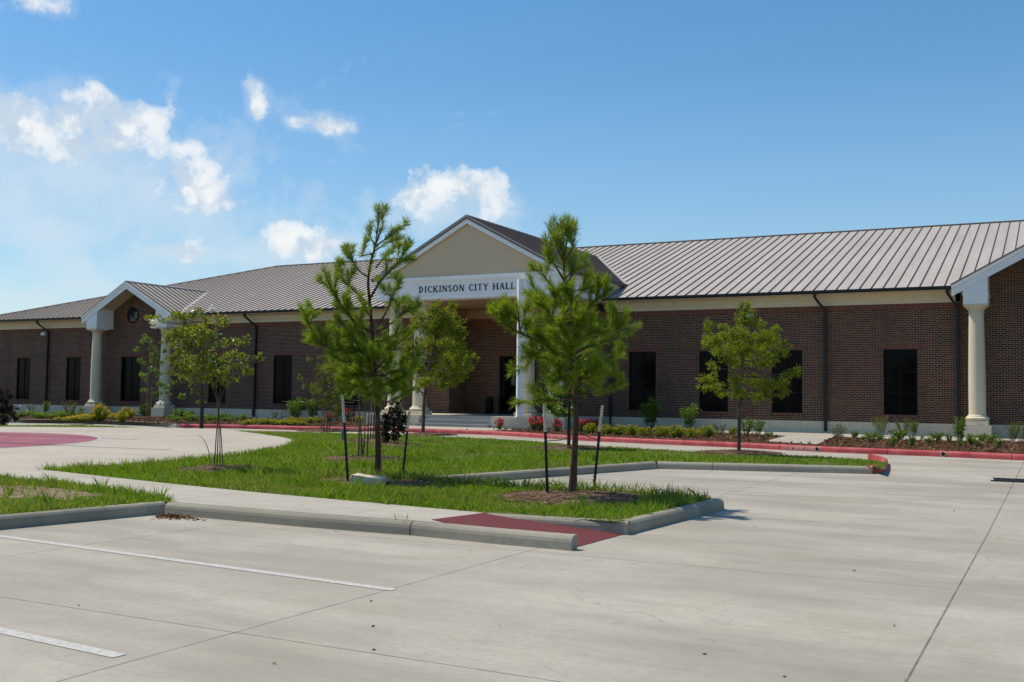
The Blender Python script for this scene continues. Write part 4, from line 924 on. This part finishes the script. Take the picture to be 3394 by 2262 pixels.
# ---- cypress trees
dq = lambda x, y: ((2280+x/2.8)/DS, (980+y/2.8)/DS)
def dcl(L, f, sc): return [(*f(x, y), rx/sc/DS, ry/sc/DS, *r) for (x, y, rx, ry, *r) in L]
mulch_ring(1700, 1042, 1.0, seed=5); mulch_ring(985, 1000, .9, seed=6)
CY = [(530,110,70,60,0),(540,190,95,70,0),(560,250,110,60,.1),(190,290,50,60,-.1),(165,420,65,80,0),(320,300,50,50,.2),(260,400,110,80,-.4),(380,380,120,80,.4),(470,360,110,90,-.5),(560,400,120,90,.5),(680,280,50,60,.2),(690,390,110,80,-.3),(830,330,70,70,.1),(780,420,110,80,.4),(880,480,60,80,0),(300,500,120,70,.3),(420,480,130,80,-.6),(560,520,140,80,0),(700,510,130,80,-.5),(820,560,60,50,.2),
      (390,600,90,50,-.4),(480,630,90,60,.4),(620,620,120,60,.6),(730,620,80,60,.1),(250,660,60,50,.2),(200,770,90,70,-.2),(150,850,70,40,0),(270,840,80,60,.3),(440,780,80,60,-.4),(430,880,80,60,-.5),(560,760,60,50,.4),(640,810,120,70,.5),(760,830,110,80,0),(700,920,110,60,-.2),(870,820,90,70,.2),(960,740,70,60,.1),(1010,700,40,45,0),(480,930,60,45,-.2),(300,910,70,35,.1),(600,940,80,45,-.4),(880,900,60,40,.2)]
blob_tree('cypress_tree', (1697,1043), [[.052,(1697,1043),(1699,960),(1702,900),(1706,830),(1709,760),(1712,710)]], dcl(CY, dq, 2.8), M['cypress'], M['greybark'], 'young yellow green cypress with single trunk before the right wing windows', 31, .075, .026, 1400, .05, droop=.25)
e2 = lambda x, y: ((800+x/2.24)/DS, (700+y/2.24)/DS)
CY2 = [(1440,700,60,50),(1560,710,50,50),(1480,790,120,80),(1580,780,50,60),(1330,850,90,70),(1430,880,120,90),(1560,880,110,90),(1280,1000,90,70),(1260,1070,90,80),(1400,1000,120,90),(1520,1000,120,90),(1630,1000,60,60),(1650,1100,80,80),(1560,1120,120,90),(1420,1130,120,90),(1290,1180,100,80),(1230,1130,60,50),(1420,1230,110,70),(1550,1220,110,70),(1640,1200,80,60),(1720,1090,40,25),(1340,1270,90,50),(1500,1290,80,40),(1300,1320,60,30),(1320,780,70,60)]
blob_tree('cypress_tree', (972,998), [[.062,(972,998),(975,920),(985,850),(1000,780),(1010,700)], [.02,(976,915),(960,890),(948,880)]], dcl(CY2, e2, 2.24), M['cypress'], M['greybark'], 'yellow green cypress with bare lower trunk standing before the portico steps', 32, .085, .032, 950, .06, droop=.2, spread=.9)

# ---- crape myrtles
f4 = lambda x, y: ((380+x/3.734)/DS, (980+y/3.734)/DS)
mulch_ring(507, 1080, .95, seed=7)
CM = [(720,260,130,60),(830,240,120,60),(980,230,90,70),(560,310,90,40),(430,310,60,50),(1130,290,110,60),(1260,320,110,60),(1380,330,60,30),(690,470,100,60),(640,540,80,60),(850,440,150,90),(1000,440,140,110),(1150,460,120,90),(800,620,130,80),(940,640,140,110),(1090,620,130,100),(1330,610,110,50),(1500,590,100,50),(1600,560,60,30),(820,760,150,80),(960,800,150,100),(1110,780,140,100),(1260,760,110,90),(1420,770,130,60),(1600,760,110,50),(1740,750,80,35),(830,900,110,70),(970,930,130,80),(1130,920,130,90),(1280,900,140,90),(1430,890,120,80),(1560,930,110,55),(1650,940,50,30),(1000,1030,110,60),(1250,1030,150,70),(1420,1020,110,50),(860,1020,80,50)]
blob_tree('crape_myrtle', (501,1080), [[.012,(491,1080),(497,1000),(500,930),(480,860),(470,800),(460,740)],[.012,(498,1080),(501,1000),(502,930),(510,850),(500,760)],[.011,(513,1080),(508,1000),(503,935),(525,870),(545,820)],[.010,(486,1078),(480,1040),(468,1010),(455,1000)],[.011,(506,1081),(505,1000),(502,925),(490,880),(440,800)]], dcl(CM, f4, 3.734), M['crape'], M['crapebark'], 'crape myrtle with many slim stems and a few white blooms, nearest the plaza', 33, .066, .036, 1150, .035,
  flowers=[(*f4(485,345), .10), (*f4(1200,180), .07), (*f4(1195,780), .06), (*f4(560,1340), .05)], spread=.6)
SC = [(350,540,50,50),(430,560,60,60),(470,650,70,50),(250,670,80,30),(480,790,80,70),(310,830,60,50),(300,1000,80,45),(380,1020,50,50),(450,940,60,50),(560,1120,90,70),(520,1200,90,50),(640,1180,80,60),(700,1080,70,60),(820,1250,80,60),(370,1180,40,30),(530,720,60,60),(600,800,50,60),(540,960,60,60)]
blob_tree('crape_myrtle', (338,972), [[.022,(336,974),(338,930),(340,880),(345,830),(350,780)],[.018,(345,974),(347,930),(350,880),(370,830)],[.016,(341,974),(343,900),(330,860)]], dcl(SC, f4, 3.734), M['leafy'], M['crapebark'], 'slender loose crape myrtle in front of the left gable columns', 34, .09, .05, 330, .04, spread=.7)
DK = [(640,620,90,80),(820,700,100,90),(900,820,110,90),(760,860,90,80),(960,950,80,70),(700,960,60,60),(980,1190,60,25),(1080,1190,50,22),(1060,1310,50,40),(720,760,80,60)]
blob_tree('young_oak', (463,981), [[.085,(463,981),(464,940),(464,880),(462,820),(458,770)]], dcl(DK, f4, 3.734), M['olive'], M['darkbark'], 'young oak with straight dark trunk, half hidden behind the slim stemmed crape myrtle', 35, .09, .05, 260, .07, spread=.7)
# ---- small trees around the left pine
m5 = lambda x, y: ((950+x/2.178)/DS, (680+y/2.178)/DS)
mulch_ring(747, 991, .9, seed=8); mulch_ring(838, 1056, 1.0, seed=9); mulch_ring(858, 1014, .9, seed=10)
MA = [(270,1210,80,70),(230,1290,70,60),(310,1280,90,80),(350,1200,70,70),(200,1330,50,50),(280,1370,90,60),(360,1370,70,70),(330,1440,80,50),(240,1430,60,45),(350,1500,50,50),(150,1110,25,50),(100,1250,25,50),(140,1290,40,30),(400,1310,50,60),(270,1120,50,60)]
blob_tree('crape_myrtle', (747,991), [[.028,(737,992),(740,950),(744,900),(742,850)],[.026,(744,992),(746,940),(750,890),(760,840)],[.024,(752,991),(752,950),(756,900),(770,850)],[.022,(757,991),(758,950),(750,900),(730,850)]], dcl(MA, m5, 2.178), M['olive'], M['crapebark'], 'multi stemmed crape myrtle left of the sparse pine, near the handrail', 36, .075, .042, 420, .05, spread=.6)
MBc = [(470,1180,80,60),(530,1120,80,70),(590,1090,60,80),(480,1280,80,60),(560,1250,90,80),(640,1240,80,70),(720,1150,60,70),(740,1210,60,60),(530,1350,80,50),(620,1360,80,60),(700,1330,80,60),(430,1370,60,45),(760,1290,60,60),(520,1020,60,60)]
blob_tree('crape_myrtle', (838,1056), [[.024,(823,1057),(825,1000),(824,930),(815,880)],[.024,(831,1056),(830,1000),(826,940),(830,870)],[.022,(832,1056),(838,1000),(840,930),(850,870)],[.024,(842,1058),(845,1010),(848,950),(858,880)]], dcl(MBc, m5, 2.178), M['leafy'], M['crapebark'], 'four stemmed crape myrtle close behind the sparse pine', 37, .06, .034, 560, .04, spread=.5)
MCc = [(800,1160,60,50),(780,1230,60,60),(830,1270,60,50),(700,1400,60,50),(740,1080,40,60),(760,1350,60,50),(850,1200,50,50)]
blob_tree('crape_myrtle', (858,1012), [[.024,(851,1011),(853,960),(858,900),(870,860)],[.022,(857,1013),(859,960),(866,900),(890,850)],[.02,(862,1012),(861,950),(860,880)]], dcl(MCc, m5, 2.178), M['leafy'], M['crapebark'], 'slim crape myrtle behind the sparse pine, nearer the red kerb', 38, .075, .042, 380, .045, spread=.5)
# ---- leafy tree behind the right pine
mulch_ring(1307, 1031, .95, seed=12)
n7 = lambda x, y: ((1600+x/2.09)/DS, (700+y/2.09)/DS)
OK_ = [(470,830,50,50),(520,870,70,60),(440,900,60,50),(500,960,80,60),(460,1040,60,50),(490,1120,80,60),(560,1060,90,70),(480,1200,60,50),(530,1240,80,60),(500,1310,80,50),(540,1370,80,55),(480,1390,60,40),(600,1180,90,70),(650,1280,80,70),(700,1150,90,80),(640,1000,90,80),(740,1060,80,70),(560,1400,60,35)]
blob_tree('leafy_tree', (1307,1031), [[.05,(1307,1031),(1307,980),(1308,920),(1300,850),(1290,780)]], dcl(OK_, n7, 2.09), M['leafy'], M['darkbark'], 'bright leafy young tree half hidden behind the bushy pine', 39, .10, .065, 420, .06, spread=.5)
# ---- dark holly and maroon shrub
HO = [(908,940,20,20),(895,962,24,22),(918,960,18,20),(882,988,20,20),(905,988,24,22),(893,1006,22,16),(926,978,10,16)]
blob_tree('holly_shrub', (890,1022), [[.03,(890,1022),(890,990),(893,950),(900,930)]], HO, M['darkleaf'], M['darkbark'], 'very dark upright shrub with orange new leaves, right of the sparse pine trunk', 40, .075, .05, 900, .04, spread=.25, cat='shrub')
mulch_ring(905, 1024, .8, seed=13)
MR = [(8,910,25,22),(20,935,22,20),(5,950,26,25),(20,960,18,14),(-15,930,25,30),(0,968,24,12)]
blob_tree('maroon_shrub', (5,975), [[.03,(3,976),(5,950),(6,920)]], MR, M['maroon'], M['darkbark'], 'dark maroon shrub at the near end of the left bed kerb', 41, .10, .06, 500, .05, spread=.5, cat='shrub')

# ---- limestone block
c = gp(843, 1117, .15); w0 = depth(c); mb = MB(); u_ = Vector((RT.x, RT.y, 0)).normalized(); f_ = Vector((FW.x, FW.y, 0)).normalized(); z_ = Vector((0,0,1))
bm = bmesh.new(); bmesh.ops.create_cube(bm, size=1)
for v in bm.verts: v.co = Vector((v.co.x*.50, v.co.y*.34, v.co.z*.19)) + Vector((.0, 0, .0)) + Vector((.04 if v.co.z > 0 else 0, .03 if v.co.x > 0 else -.02, -.03 if v.co.x > 0 and v.co.z > 0 else 0))
bmesh.ops.bevel(bm, geom=bm.edges[:], offset=.008, segments=1, affect='EDGES'); bmesh.ops.subdivide_edges(bm, edges=bm.edges[:], cuts=3, use_grid_fill=True)
for v in bm.verts: v.co += Vector((mnoise.noise(v.co*9), mnoise.noise(v.co*9+Vector((5,0,0))), mnoise.noise(v.co*9+Vector((0,7,0)))))*.011
me = bpy.data.meshes.new('limestone_block'); bm.to_mesh(me); bm.free(); me.materials.append(M['rock']); o = bpy.data.objects.new('limestone_block', me); COL.objects.link(o)
o.location = c+Vector((0,0,.085)); o.rotation_euler = (0, 0.06, atan2(u_.y, u_.x)-.12); tag(o, 'pale rough limestone block lying in the grass by the sparse pine', 'rock')
# irrigation pipe
b = gp(1136/DS, 1459/DS, .15); mb = MB(); mb.tube([b-Vector((0,0,.1)), b+Vector((0,0,.30))], [.055]*2, 10); tag(mb.build('irrigation_pipe', simple('grey_green_plastic', (.14,.20,.17), .6), origin=b), 'short grey green irrigation pipe upright in the grass', 'pipe')
# drain grate in the drive
mb = MB(); g0 = gp(3292/DS, 1592/DS); g1 = gp(3420/DS, 1594/DS); gy0, gy1 = g0.y-.3, g0.y+.45
for k in range(9): x = g0.x+.02+k*.09; mb.box(x, x+.045, gy0+.04, gy1-.04, H(g0.y)+.001, H(g0.y)+.016)
mb.box(g0.x-.03, g0.x+.83, gy0-.03, gy0+.04, H(g0.y)+.001, H(g0.y)+.018); mb.box(g0.x-.03, g0.x+.83, gy1-.04, gy1+.03, H(g0.y)+.001, H(g0.y)+.02); mb.box(g0.x, g0.x+.8, gy0, gy1, H(g0.y)-.05, H(g0.y)+.006)
tag(mb.build('drain_grate', M['asphalt']), 'dark iron drain grate set in the concrete drive', 'drain')
# flagpoles beyond the left edge, throwing thin shadows over the plaza
for (x, y, h_, lb) in ((-27.6,18.35,13.6,'tall slim pale flagpole nearest the paved red circle edge'), (-30.4,21.4,11.0,'shorter slim pale flagpole within the paved red circle')):
    mb = MB(); z = H(y)+.15; mb.lathe((x,y), [(.16,z),(.16,z+.05),(.085,z+.06),(.08,z+3),(.045,z+h_)], 12); mb.lathe((x,y), [(.01,z+h_),(.09,z+h_+.06),(.11,z+h_+.11),(.09,z+h_+.16),(.01,z+h_+.2)], 10)
    tag(mb.build('flagpole', M['white'], origin=(x,y,z), smooth=True), lb, 'flagpole', 'flagpoles at the paved circle')
# leaf litter in the kerb corner and scattered debris
rng = random.Random(5); mb = MB(); c = gp(385, 1186)
for _ in range(420):
    p = c+Vector((abs(rng.gauss(0,.30))*.9, -abs(rng.gauss(0,.13)), 0)); p.z = .006+.03*max(0, 1-(p-c).length/.4)*rng.random(); leaf(mb, p, Vector((rng.uniform(-1,1), rng.uniform(-1,1), rng.uniform(-.1,.3))), rng.uniform(.025,.06), .022, rng)
kind(mb.build('leaf_litter', simple('dry_leaves', (.22,.105,.045), .9, .1, .6, 30)), 'stuff')
mb = MB()
for _ in range(22):
    p = gp(rng.uniform(40,2350), rng.uniform(1100,1560)); 
    if inpoly(p.x, p.y, LAWN) or inpoly(p.x, p.y, SIDEWALK) or (p.x < -4.4 and 10 < p.y < 15): continue
    for _k in range(1): leaf(mb, Vector((p.x+rng.uniform(-.06,.06), p.y+rng.uniform(-.06,.06), H(p.y)+.006)), Vector((rng.uniform(-1,1), rng.uniform(-1,1), .06)), rng.uniform(.02,.05), .016, rng)
kind(mb.build('scattered_debris', simple('dry_debris', (.13,.085,.05), .9, .1, .5, 30)), 'stuff')

# ------------------------------------------------------------------ bed plants
def proto_bush(kindname, leafm, ll, lw, n, flower=None, nf=0, h=.5, wd=.3, stems=7, seed=1, shape='mound', fl=.035):
    rng = random.Random(seed); lv, fv, sv = MB(), MB(), MB()
    for s in range(stems):
        a = rng.uniform(0, 2*pi); rr = wd*sqrt(rng.random()); hh = h*rng.uniform(.65,1.0)
        if shape == 'mound': hh = h*(1-.55*(rr/wd)**2)*rng.uniform(.85,1.05)
        e = Vector((rr*cos(a), rr*sin(a), hh)); b = Vector((rr*.25*cos(a), rr*.25*sin(a), -.03)); m = b.lerp(e, .5)+Vector((0,0,.06*h)); P = smoothpath([b, m, e], 3)
        sv.tube(P, [.008*(1-.6*k/(len(P)-1)) for k in range(len(P))], 4, cap=False)
        for _ in range(n//stems):
            u = rng.uniform(.12 if shape == 'mound' else .25, 1)**.8; q = P[min(len(P)-1, int(u*(len(P)-1)))]+rdir(rng)*rng.uniform(0,.16*wd+.04)
            if q.z < .01: q.z = .01+rng.random()*.04
            leaf(lv, q, rdir(rng,.3), ll*rng.uniform(.6,1.2), lw*rng.uniform(.7,1.2), rng)
        if flower and s < nf:
            c = e+Vector((0,0,.02))
            for _ in range(9): leaf(fv, c+rdir(rng)*fl*.6, rdir(rng,.6), fl*1.3, fl, rng)
    return lv, fv, sv, leafm, flower
KIND = {
 'lantana': ('flowering_mound', 'shrub', lambda s: proto_bush('l', M['lantana'], .055, .034, 1700, M['yellow'], 12, .42, .40, 40, s)),
 'lantanaY': ('flowering_mound', 'shrub', lambda s: proto_bush('l', M['lantana'], .055, .034, 1700, M['yellow'], 30, .42, .42, 60, s, fl=.042)),
 'tall': ('leafy_shrub', 'shrub', lambda s: proto_bush('t', M['leafy'], .085, .046, 900, None, 0, 1.15, .42, 15, s, 'tall')),
 'wispy': ('wispy_shrub', 'shrub', lambda s: proto_bush('w', M['leafy'] if False else M['olive'], .065, .026, 900, None, 0, .95, .48, 18, s, 'tall')),
 'low': ('low_plant', 'plant', lambda s: proto_bush('o', M['leafy'], .105, .028, 330, None, 0, .34, .28, 11, s, 'tall')),
 'rose': ('rose_bush', 'shrub', lambda s: proto_bush('r', M['darkleaf'] if False else M['olive'], .055, .036, 700, M['rose'], 22, .55, .27, 26, s, fl=.055)),
 'dark': ('narrow_evergreen', 'shrub', lambda s: proto_bush('d', M['leafy'], .09, .028, 1000, None, 0, 1.45, .27, 14, s, 'tall')),
}
PROTO = {}
def plant(kn, px, py, hpx, label, group, wfac=1.0, off=.155):
    """px, py: foot in photo pixels; hpx: height in photo pixels"""
    name, cat, mk = KIND[kn]; b = gp(px/DS, py/DS, off); w0 = depth(b); h = hpx*w0/FPX
    var = RND.randrange(3); key = (kn, var)
    if key not in PROTO:
        lv, fv, sv, lm, fm = mk(100+var*7+len(PROTO)); hh = max(v[2] for v in lv.v); PROTO[key] = (lv, fv, sv, lm, fm, hh, {})
    lv, fv, sv, lm, fm, hh, cache = PROTO[key]
    root = thing(name, label, cat, b, group); s = h/hh; root.rotation_euler = (0, 0, RND.uniform(0, 6.28)); root.scale = (s*wfac, s*wfac, s)
    for nm, mb_, mt in (('stems', sv, M['greybark']), ('foliage', lv, lm), ('blossoms', fv, fm)):
        if not mb_.f: continue
        if nm not in cache: cache[nm] = mb_.build(nm, mt, root)
        else: o = cache[nm].copy(); COL.objects.link(o); o.parent = root
        if cache[nm].parent == root: cache[nm].location = (0,0,0); cache[nm].parent = root
    return root
k3 = lambda x, y: (1900+x/2.353, 1250+y/2.353); k4 = lambda x, y: (2600+x/2.613, 1250+y/2.613); k7 = lambda x, y: (1600+x/5.227, 1150+y/5.227); kL = lambda x, y: (x/5.227, 1150+y/5.227); kM = lambda x, y: (550+x/5.227, 1150+y/5.227); k2 = lambda x, y: (950+x/2.353, 1300+y/2.353)
ORD = ['first','second','third','fourth','fifth','sixth','seventh','eighth','ninth','tenth','eleventh','twelfth','thirteenth','fourteenth','fifteenth','sixteenth','seventeenth','eighteenth','nineteenth','twentieth']
for i, (x, y, h) in enumerate([(145,437,66),(255,448,66),(355,448,66),(460,452,68),(560,462,62),(690,462,70),(805,470,78),(930,474,66),(1045,464,74),(1255,448,50)]):
    plant('lantana', *k3(x, y), 1.3*h/2.353, f'{ORD[i]} yellow flowered mound right of the red roses, counted from the portico', 'yellow flowered mounds along the right bed', 1.05)
for x, y, h, lb in ((290,388,265,'tall leafy shrub right of the bushy pine, nearest the portico of three'),(605,412,260,'tall leafy shrub under the first window right of the portico'),(905,418,222,'tall leafy shrub left of the second window right of the portico')):
    plant('tall', *k3(x, y), h/2.353, lb, 'tall leafy shrubs in the right bed', 1.05)
for x, y, h, lb in ((1145,460,110,'thin grey green shrub just left of the single trunk cypress'),(1350,462,150,'bright leafy shrub just right of the single trunk cypress'),(1440,455,130,'second bright leafy shrub right of the single trunk cypress')):
    plant('wispy' if x < 1200 else 'tall', *k3(x, y), h/2.353, lb, 'shrubs around the cypress trunk', 1.3)
plant('low', *k3(1525,475), 26, 'small plant at the bed end left of the side walk', 'low plants in the right bed')
for i, (x, y, h) in enumerate([(600,530,60),(675,548,50),(740,560,66),(820,557,46),(945,597,66),(970,552,70),(1095,592,66),(1190,540,40),(1250,582,56),(1305,562,60),(1420,557,56),(1525,598,60),(1640,592,70),(1600,560,40),(1780,572,66),(1845,612,62),(1710,560,60)]):
    plant('low', *k4(x, y), RND.uniform(.8, 1.6)*h/2.613, f'{ORD[i]} low green plant in the mulch right of the side walk', 'low plants in the right bed', RND.uniform(.7, 1.2))
for x, y, h, kn, lb in ((465,556,165,'wispy','bushy thin shrub at the bed corner right of the side walk'),(830,512,200,'wispy','tall wispy shrub below the last window before the right gable'),(1040,512,165,'wispy','wispy shrub right of the last window before the right gable'),(1120,512,140,'tall','light leafy shrub between the last window and the right gable column'),(1525,596,260,'dark','narrow dark evergreen before the right gable column'),(1965,565,180,'wispy','wispy shrub right of the right gable pedestal'),(2060,560,180,'wispy','wispy shrub at the right end of the bed, beyond the gable pedestal')):
    plant(kn, *k4(x, y), h/2.613, lb, 'wispy shrubs in the right bed', 1.0 if kn != 'dark' else 1.3)
for i, (x, y, h) in enumerate([(285,1432,190),(530,1402,170),(700,1402,205),(880,1442,230),(1000,1440,210),(1130,1410,200),(1290,1462,200),(1440,1425,200),(1690,1472,210),(1820,1440,190),(1960,1440,170)]):
    plant('rose', *k7(x, y), h/5.227, f'{ORD[i]} red rose bush right of the entrance steps, counted from the steps', 'red rose bushes by the right pedestal', 1.15)
plant('tall', *k7(380,1440), 12, 'small green tuft between the first and second rose bush', 'low plants in the right bed')
for i, (x, y, h, wf) in enumerate([(1010,1275,60,1.8),(1200,1285,85,1.9),(1320,1290,110,1.7),(1440,1285,120,1.6),(1560,1275,115,1.6),(1900,1245,100,1.8),(2000,1255,95,1.8)]):
    plant('lantanaY', *kL(x, y), h/5.227, f'{ORD[i]} golden flowered ground mound of the left bed, counted from its left end', 'golden mounds in the left bed', wf)
for x, y, h, kn, lb in ((1720,1275,300,'lantanaY','tall yellow flowered shrub right of the left gable pedestal'),(2110,1295,190,'lantanaY','bright yellow green shrub under the left gable window'),(2200,1250,215,'lantanaY','taller yellow flowered shrub behind the bright one under the left gable window'),(790,1152,220,'tall','shrub with a red bloom under the second window from the left'),(1200,1205,285,'wispy','wispy shrub just left of the left gable column'),(540,1145,160,'wispy','small reddish shrub under the leftmost window'),(1390,1170,130,'wispy','thin plant beside the left gable pedestal')):
    plant(kn, *kL(x, y), h/5.227, lb, 'shrubs in the left bed', .7 if kn == 'lantanaY' else 1.1)
for i, (x, y) in enumerate([(350,1215),(460,1200),(570,1190),(680,1215),(800,1215),(900,1225),(1020,1190),(1120,1200),(1330,1190)]):
    plant('low', *kL(x, y), 95/5.227, f'{ORD[i]} low green clump below the left end windows', 'low green clumps in the left bed', 2.4)
plant('lantanaY', 485, 1378, 42, 'orange yellow flowering bush at the right column of the left gable', 'shrubs in the left bed', 1.0)
for i, (x, y, h, wf) in enumerate([(1395,1350,90,2.0),(1540,1340,100,1.9),(1660,1335,105,2.0),(1800,1338,100,2.0),(1930,1345,95,2.0),(2080,1355,100,1.9),(2210,1358,95,1.9),(2330,1360,90,1.9)]):
    plant('lantana', *kM(x, y), h/5.227, f'{ORD[i]} spreading yellow mound by the red kerb, counted from the left downspout', 'spreading yellow mounds left of the portico', wf)
for x, y, h, kn, lb in ((1190,1215,290,'tall','leafy shrub left of the second left wing downspout'),(1880,1265,160,'wispy','low grey shrub right of the second left wing downspout'),(2220,1255,400,'tall','tall shrub at the left end of the handrail'),(260,1255,210,'low','dark leafy clump right of the left gable pedestal'),(120,1270,100,'low','small plant at the left gable right pedestal foot'),(330,1250,150,'low','green clump between the gable pedestal and the young oak'),(700,1270,120,'low','green clump right of the young oak trunk'),(820,1270,110,'low','green clump behind the slim stemmed crape myrtle'),(1000,1275,140,'low','green clump right of the slim stemmed crape myrtle')):
    plant(kn, *kM(x, y), h/5.227, lb, 'shrubs in the left bed', 1.0 if kn != 'low' else 1.7)
for x, y, h, kn, lb in ((65,225,190,'tall','bright leafy shrub in front of the handrail, nearest its left end'),(200,220,180,'tall','bright leafy shrub in front of the handrail middle'),(330,232,70,'rose','red rose bush before the handrail, left of the multi stemmed myrtle'),(480,225,90,'rose','red rose bush left of the dark holly, behind the left stake'),(395,220,120,'tall','leafy shrub between the two handrail rose bushes')):
    plant(kn, *k2(x, y), h/2.353, lb, 'shrubs by the handrail', 1.1)
for i, (x, y) in enumerate([(30,238),(100,240),(170,240),(240,236),(560,228),(620,232)]):
    plant('lantana', *k2(x, y), 20, f'{ORD[i]} yellow green mound at the handrail foot', 'mounds at the handrail', 1.7)

for i, (x, y) in enumerate([(60,1225),(150,1220),(250,1218),(640,1235),(740,1240),(860,1245),(950,1215),(1080,1235)]):
    plant('low', *kL(x, y), RND.uniform(60,110)/5.227, f'{ORD[i]} small green tuft in front of the left end clumps', 'low green tufts in the left bed', RND.uniform(1.5,2.4))
for i, (x, y) in enumerate([(180,1290),(420,1285),(520,1290),(640,1285),(760,1290),(900,1290),(1060,1290),(1150,1280),(1270,1270)]):
    plant('low', *kM(x, y), RND.uniform(60,130)/5.227, f'{ORD[i]} low tuft between the left gable and the spreading yellow mounds', 'low tufts beside the young oak', RND.uniform(1.3,2.2))
rng = random.Random(9); mb = MB(); n_ = 0
while n_ < 9000:
    x, y = rng.uniform(-40, 0), rng.uniform(29.2, 41)
    n_ += 1; v = Vector((x,y,0))-EYE; dd = v.dot(FW)
    if abs(v.dot(RT))/dd > .52 or not inpoly(x, y, BED) or inpoly(x, y, SIDEW) or inpoly(x, y, LANDING): continue
    leaf(mb, Vector((x, y, H(y)+.15+rng.uniform(0,.02))), Vector((rng.uniform(-1,1), rng.uniform(-1,1), rng.uniform(0,.6))), rng.uniform(.05,.16), .05, rng)
kind(mb.build('bark_chips', leafmat('bark_chip', (.05,.026,.014), (.30,.165,.085), .05, .9)), 'stuff')
# ------------------------------------------------------------------ grass
rng = random.Random(77); gb = MB()
def blocked(x, y):
    if not inpoly(x, y, LAWN) or inpoly(x, y, PLAZA) or inpoly(x, y, SIDEWALK): return True
    for mx, my, mr in MULCH:
        d = sqrt((x-mx)**2+(y-my)**2)
        if d < mr*.92 and rng.random() < .93: return True
    return False
DIRT = [(gp(20,1130,.15), 1.5), (gp(130,1140,.15), 1.0), (gp(10,1140,.15), 1.3)]
def blades(x, y, hh, n, wd):
    z = H(y)+.15
    for _ in range(n):
        p = Vector((x+rng.uniform(-.05,.05), y+rng.uniform(-.05,.05), z)); d = Vector((rng.gauss(0,.38), rng.gauss(0,.38), 1)).normalized(); l = hh*rng.uniform(.6,1.25)
        a = Vector((rng.uniform(-1,1), rng.uniform(-1,1), 0)).normalized()*wd; m_ = p+d*l*.55; e = p+d*l+Vector((d.x, d.y, -.25))*l*.45*rng.random()
        k = len(gb.v); gb.v += [tuple(p-a), tuple(p+a), tuple(m_+a*.7), tuple(e), tuple(m_-a*.7)]; gb.f.append((k,k+1,k+2,k+3,k+4)); gb.mi.append(0)
def region(x0, x1, y0, y1, dens, h, wd, n=3):
    for _ in range(int((x1-x0)*(y1-y0)*dens)):
        x, y = rng.uniform(x0,x1), rng.uniform(y0,y1)
        v = Vector((x,y,0))-EYE; dd = v.dot(FW)
        if dd < 4 or abs(v.dot(RT))/dd > .64 or blocked(x, y): continue
        if any((Vector((x,y))-c.xy).length < r*(.55+.45*mnoise.noise(Vector((x*3, y*3, 1)))) and rng.random() < .88 for c, r in DIRT): continue
        nv = mnoise.noise(Vector((x*.55, y*.55, 3))); k = 1+.55*nv; 
        if nv < -.28 and rng.random() < .55: continue
        blades(x, y, h*max(.35, k+.35*mnoise.noise(Vector((x*2.2, y*2.2, 8)))), n, wd)
region(-19, -4.4, 6.0, 15.0, 330, .085, .0055); region(-26, -3.2, 15.0, 21, 150, .095, .008); region(-45, -3.0, 21, 24, 95, .080, .011); region(-45, -3.0, 24, 31, 115, .042, .011)
for _ in range(260):
    x, y = rng.uniform(-18,-4.5), 11.3+rng.random()**1.6*11
    if not blocked(x, y): blades(x, y, rng.uniform(.14,.26), 16, .006+.0003*(y-11))
for _ in range(90):
    x, y = rng.uniform(-16,-10.8), rng.uniform(6,11.2)
    if not blocked(x, y): blades(x, y, rng.uniform(.12,.24), 14, .006)
# edges where the grass grows long
for (a, b, n, hh) in (((-4.75,14.8),(-9.9,14.85),900,.20),((-4.62,12.6),(-4.5,14.7),120,.17),((-16.5,12.9),(-6.6,11.65),900,.10),((-15.5,11.2),(-10.9,10.5),420,.15),((-11.0,9.9),(-10.95,8),120,.12),((-9.5,14.6),(-11.5,14.2),300,.24),((-11.2,13.5),(-8.2,12.4),280,.20)):
    for _ in range(n):
        u = rng.random(); x = a[0]+(b[0]-a[0])*u+rng.gauss(0,.10); y = a[1]+(b[1]-a[1])*u+rng.gauss(0,.10)
        if inpoly(x, y, LAWN) and not inpoly(x, y, SIDEWALK) and not inpoly(x, y, PLAZA): blades(x, y, hh, 2, .0055)
far_edge = [XY(p) for p in lawn_far]
pl_edge = [XY(gp(x, y, .15)) for x, y in ((100,1081.5),(300,1071.5),(450,1057.5),(580,1044.5),(660,1031),(690,1018))]
for a, b in zip(pl_edge, pl_edge[1:]):
    for _ in range(int(70*sqrt((a[0]-b[0])**2+(a[1]-b[1])**2))): u = rng.random(); blades(a[0]+(b[0]-a[0])*u+rng.gauss(0,.04), a[1]+(b[1]-a[1])*u-abs(rng.gauss(0,.05)), .15, 2, .006)
kind(gb.build('grass', M['grass']), 'stuff')
for i, (c, r) in enumerate(DIRT[:2]):
    mb = MB(); rr = random.Random(i); n = 28; P = [(c.x+r*(.75+.25*rr.random())*cos(2*pi*k/n)*1.1, c.y+r*.55*(.75+.25*rr.random())*sin(2*pi*k/n), .1535+.0035*i) for k in range(n)]; mb.poly(P); kind(mb.build('bare_soil', M['dirt']), 'structure')
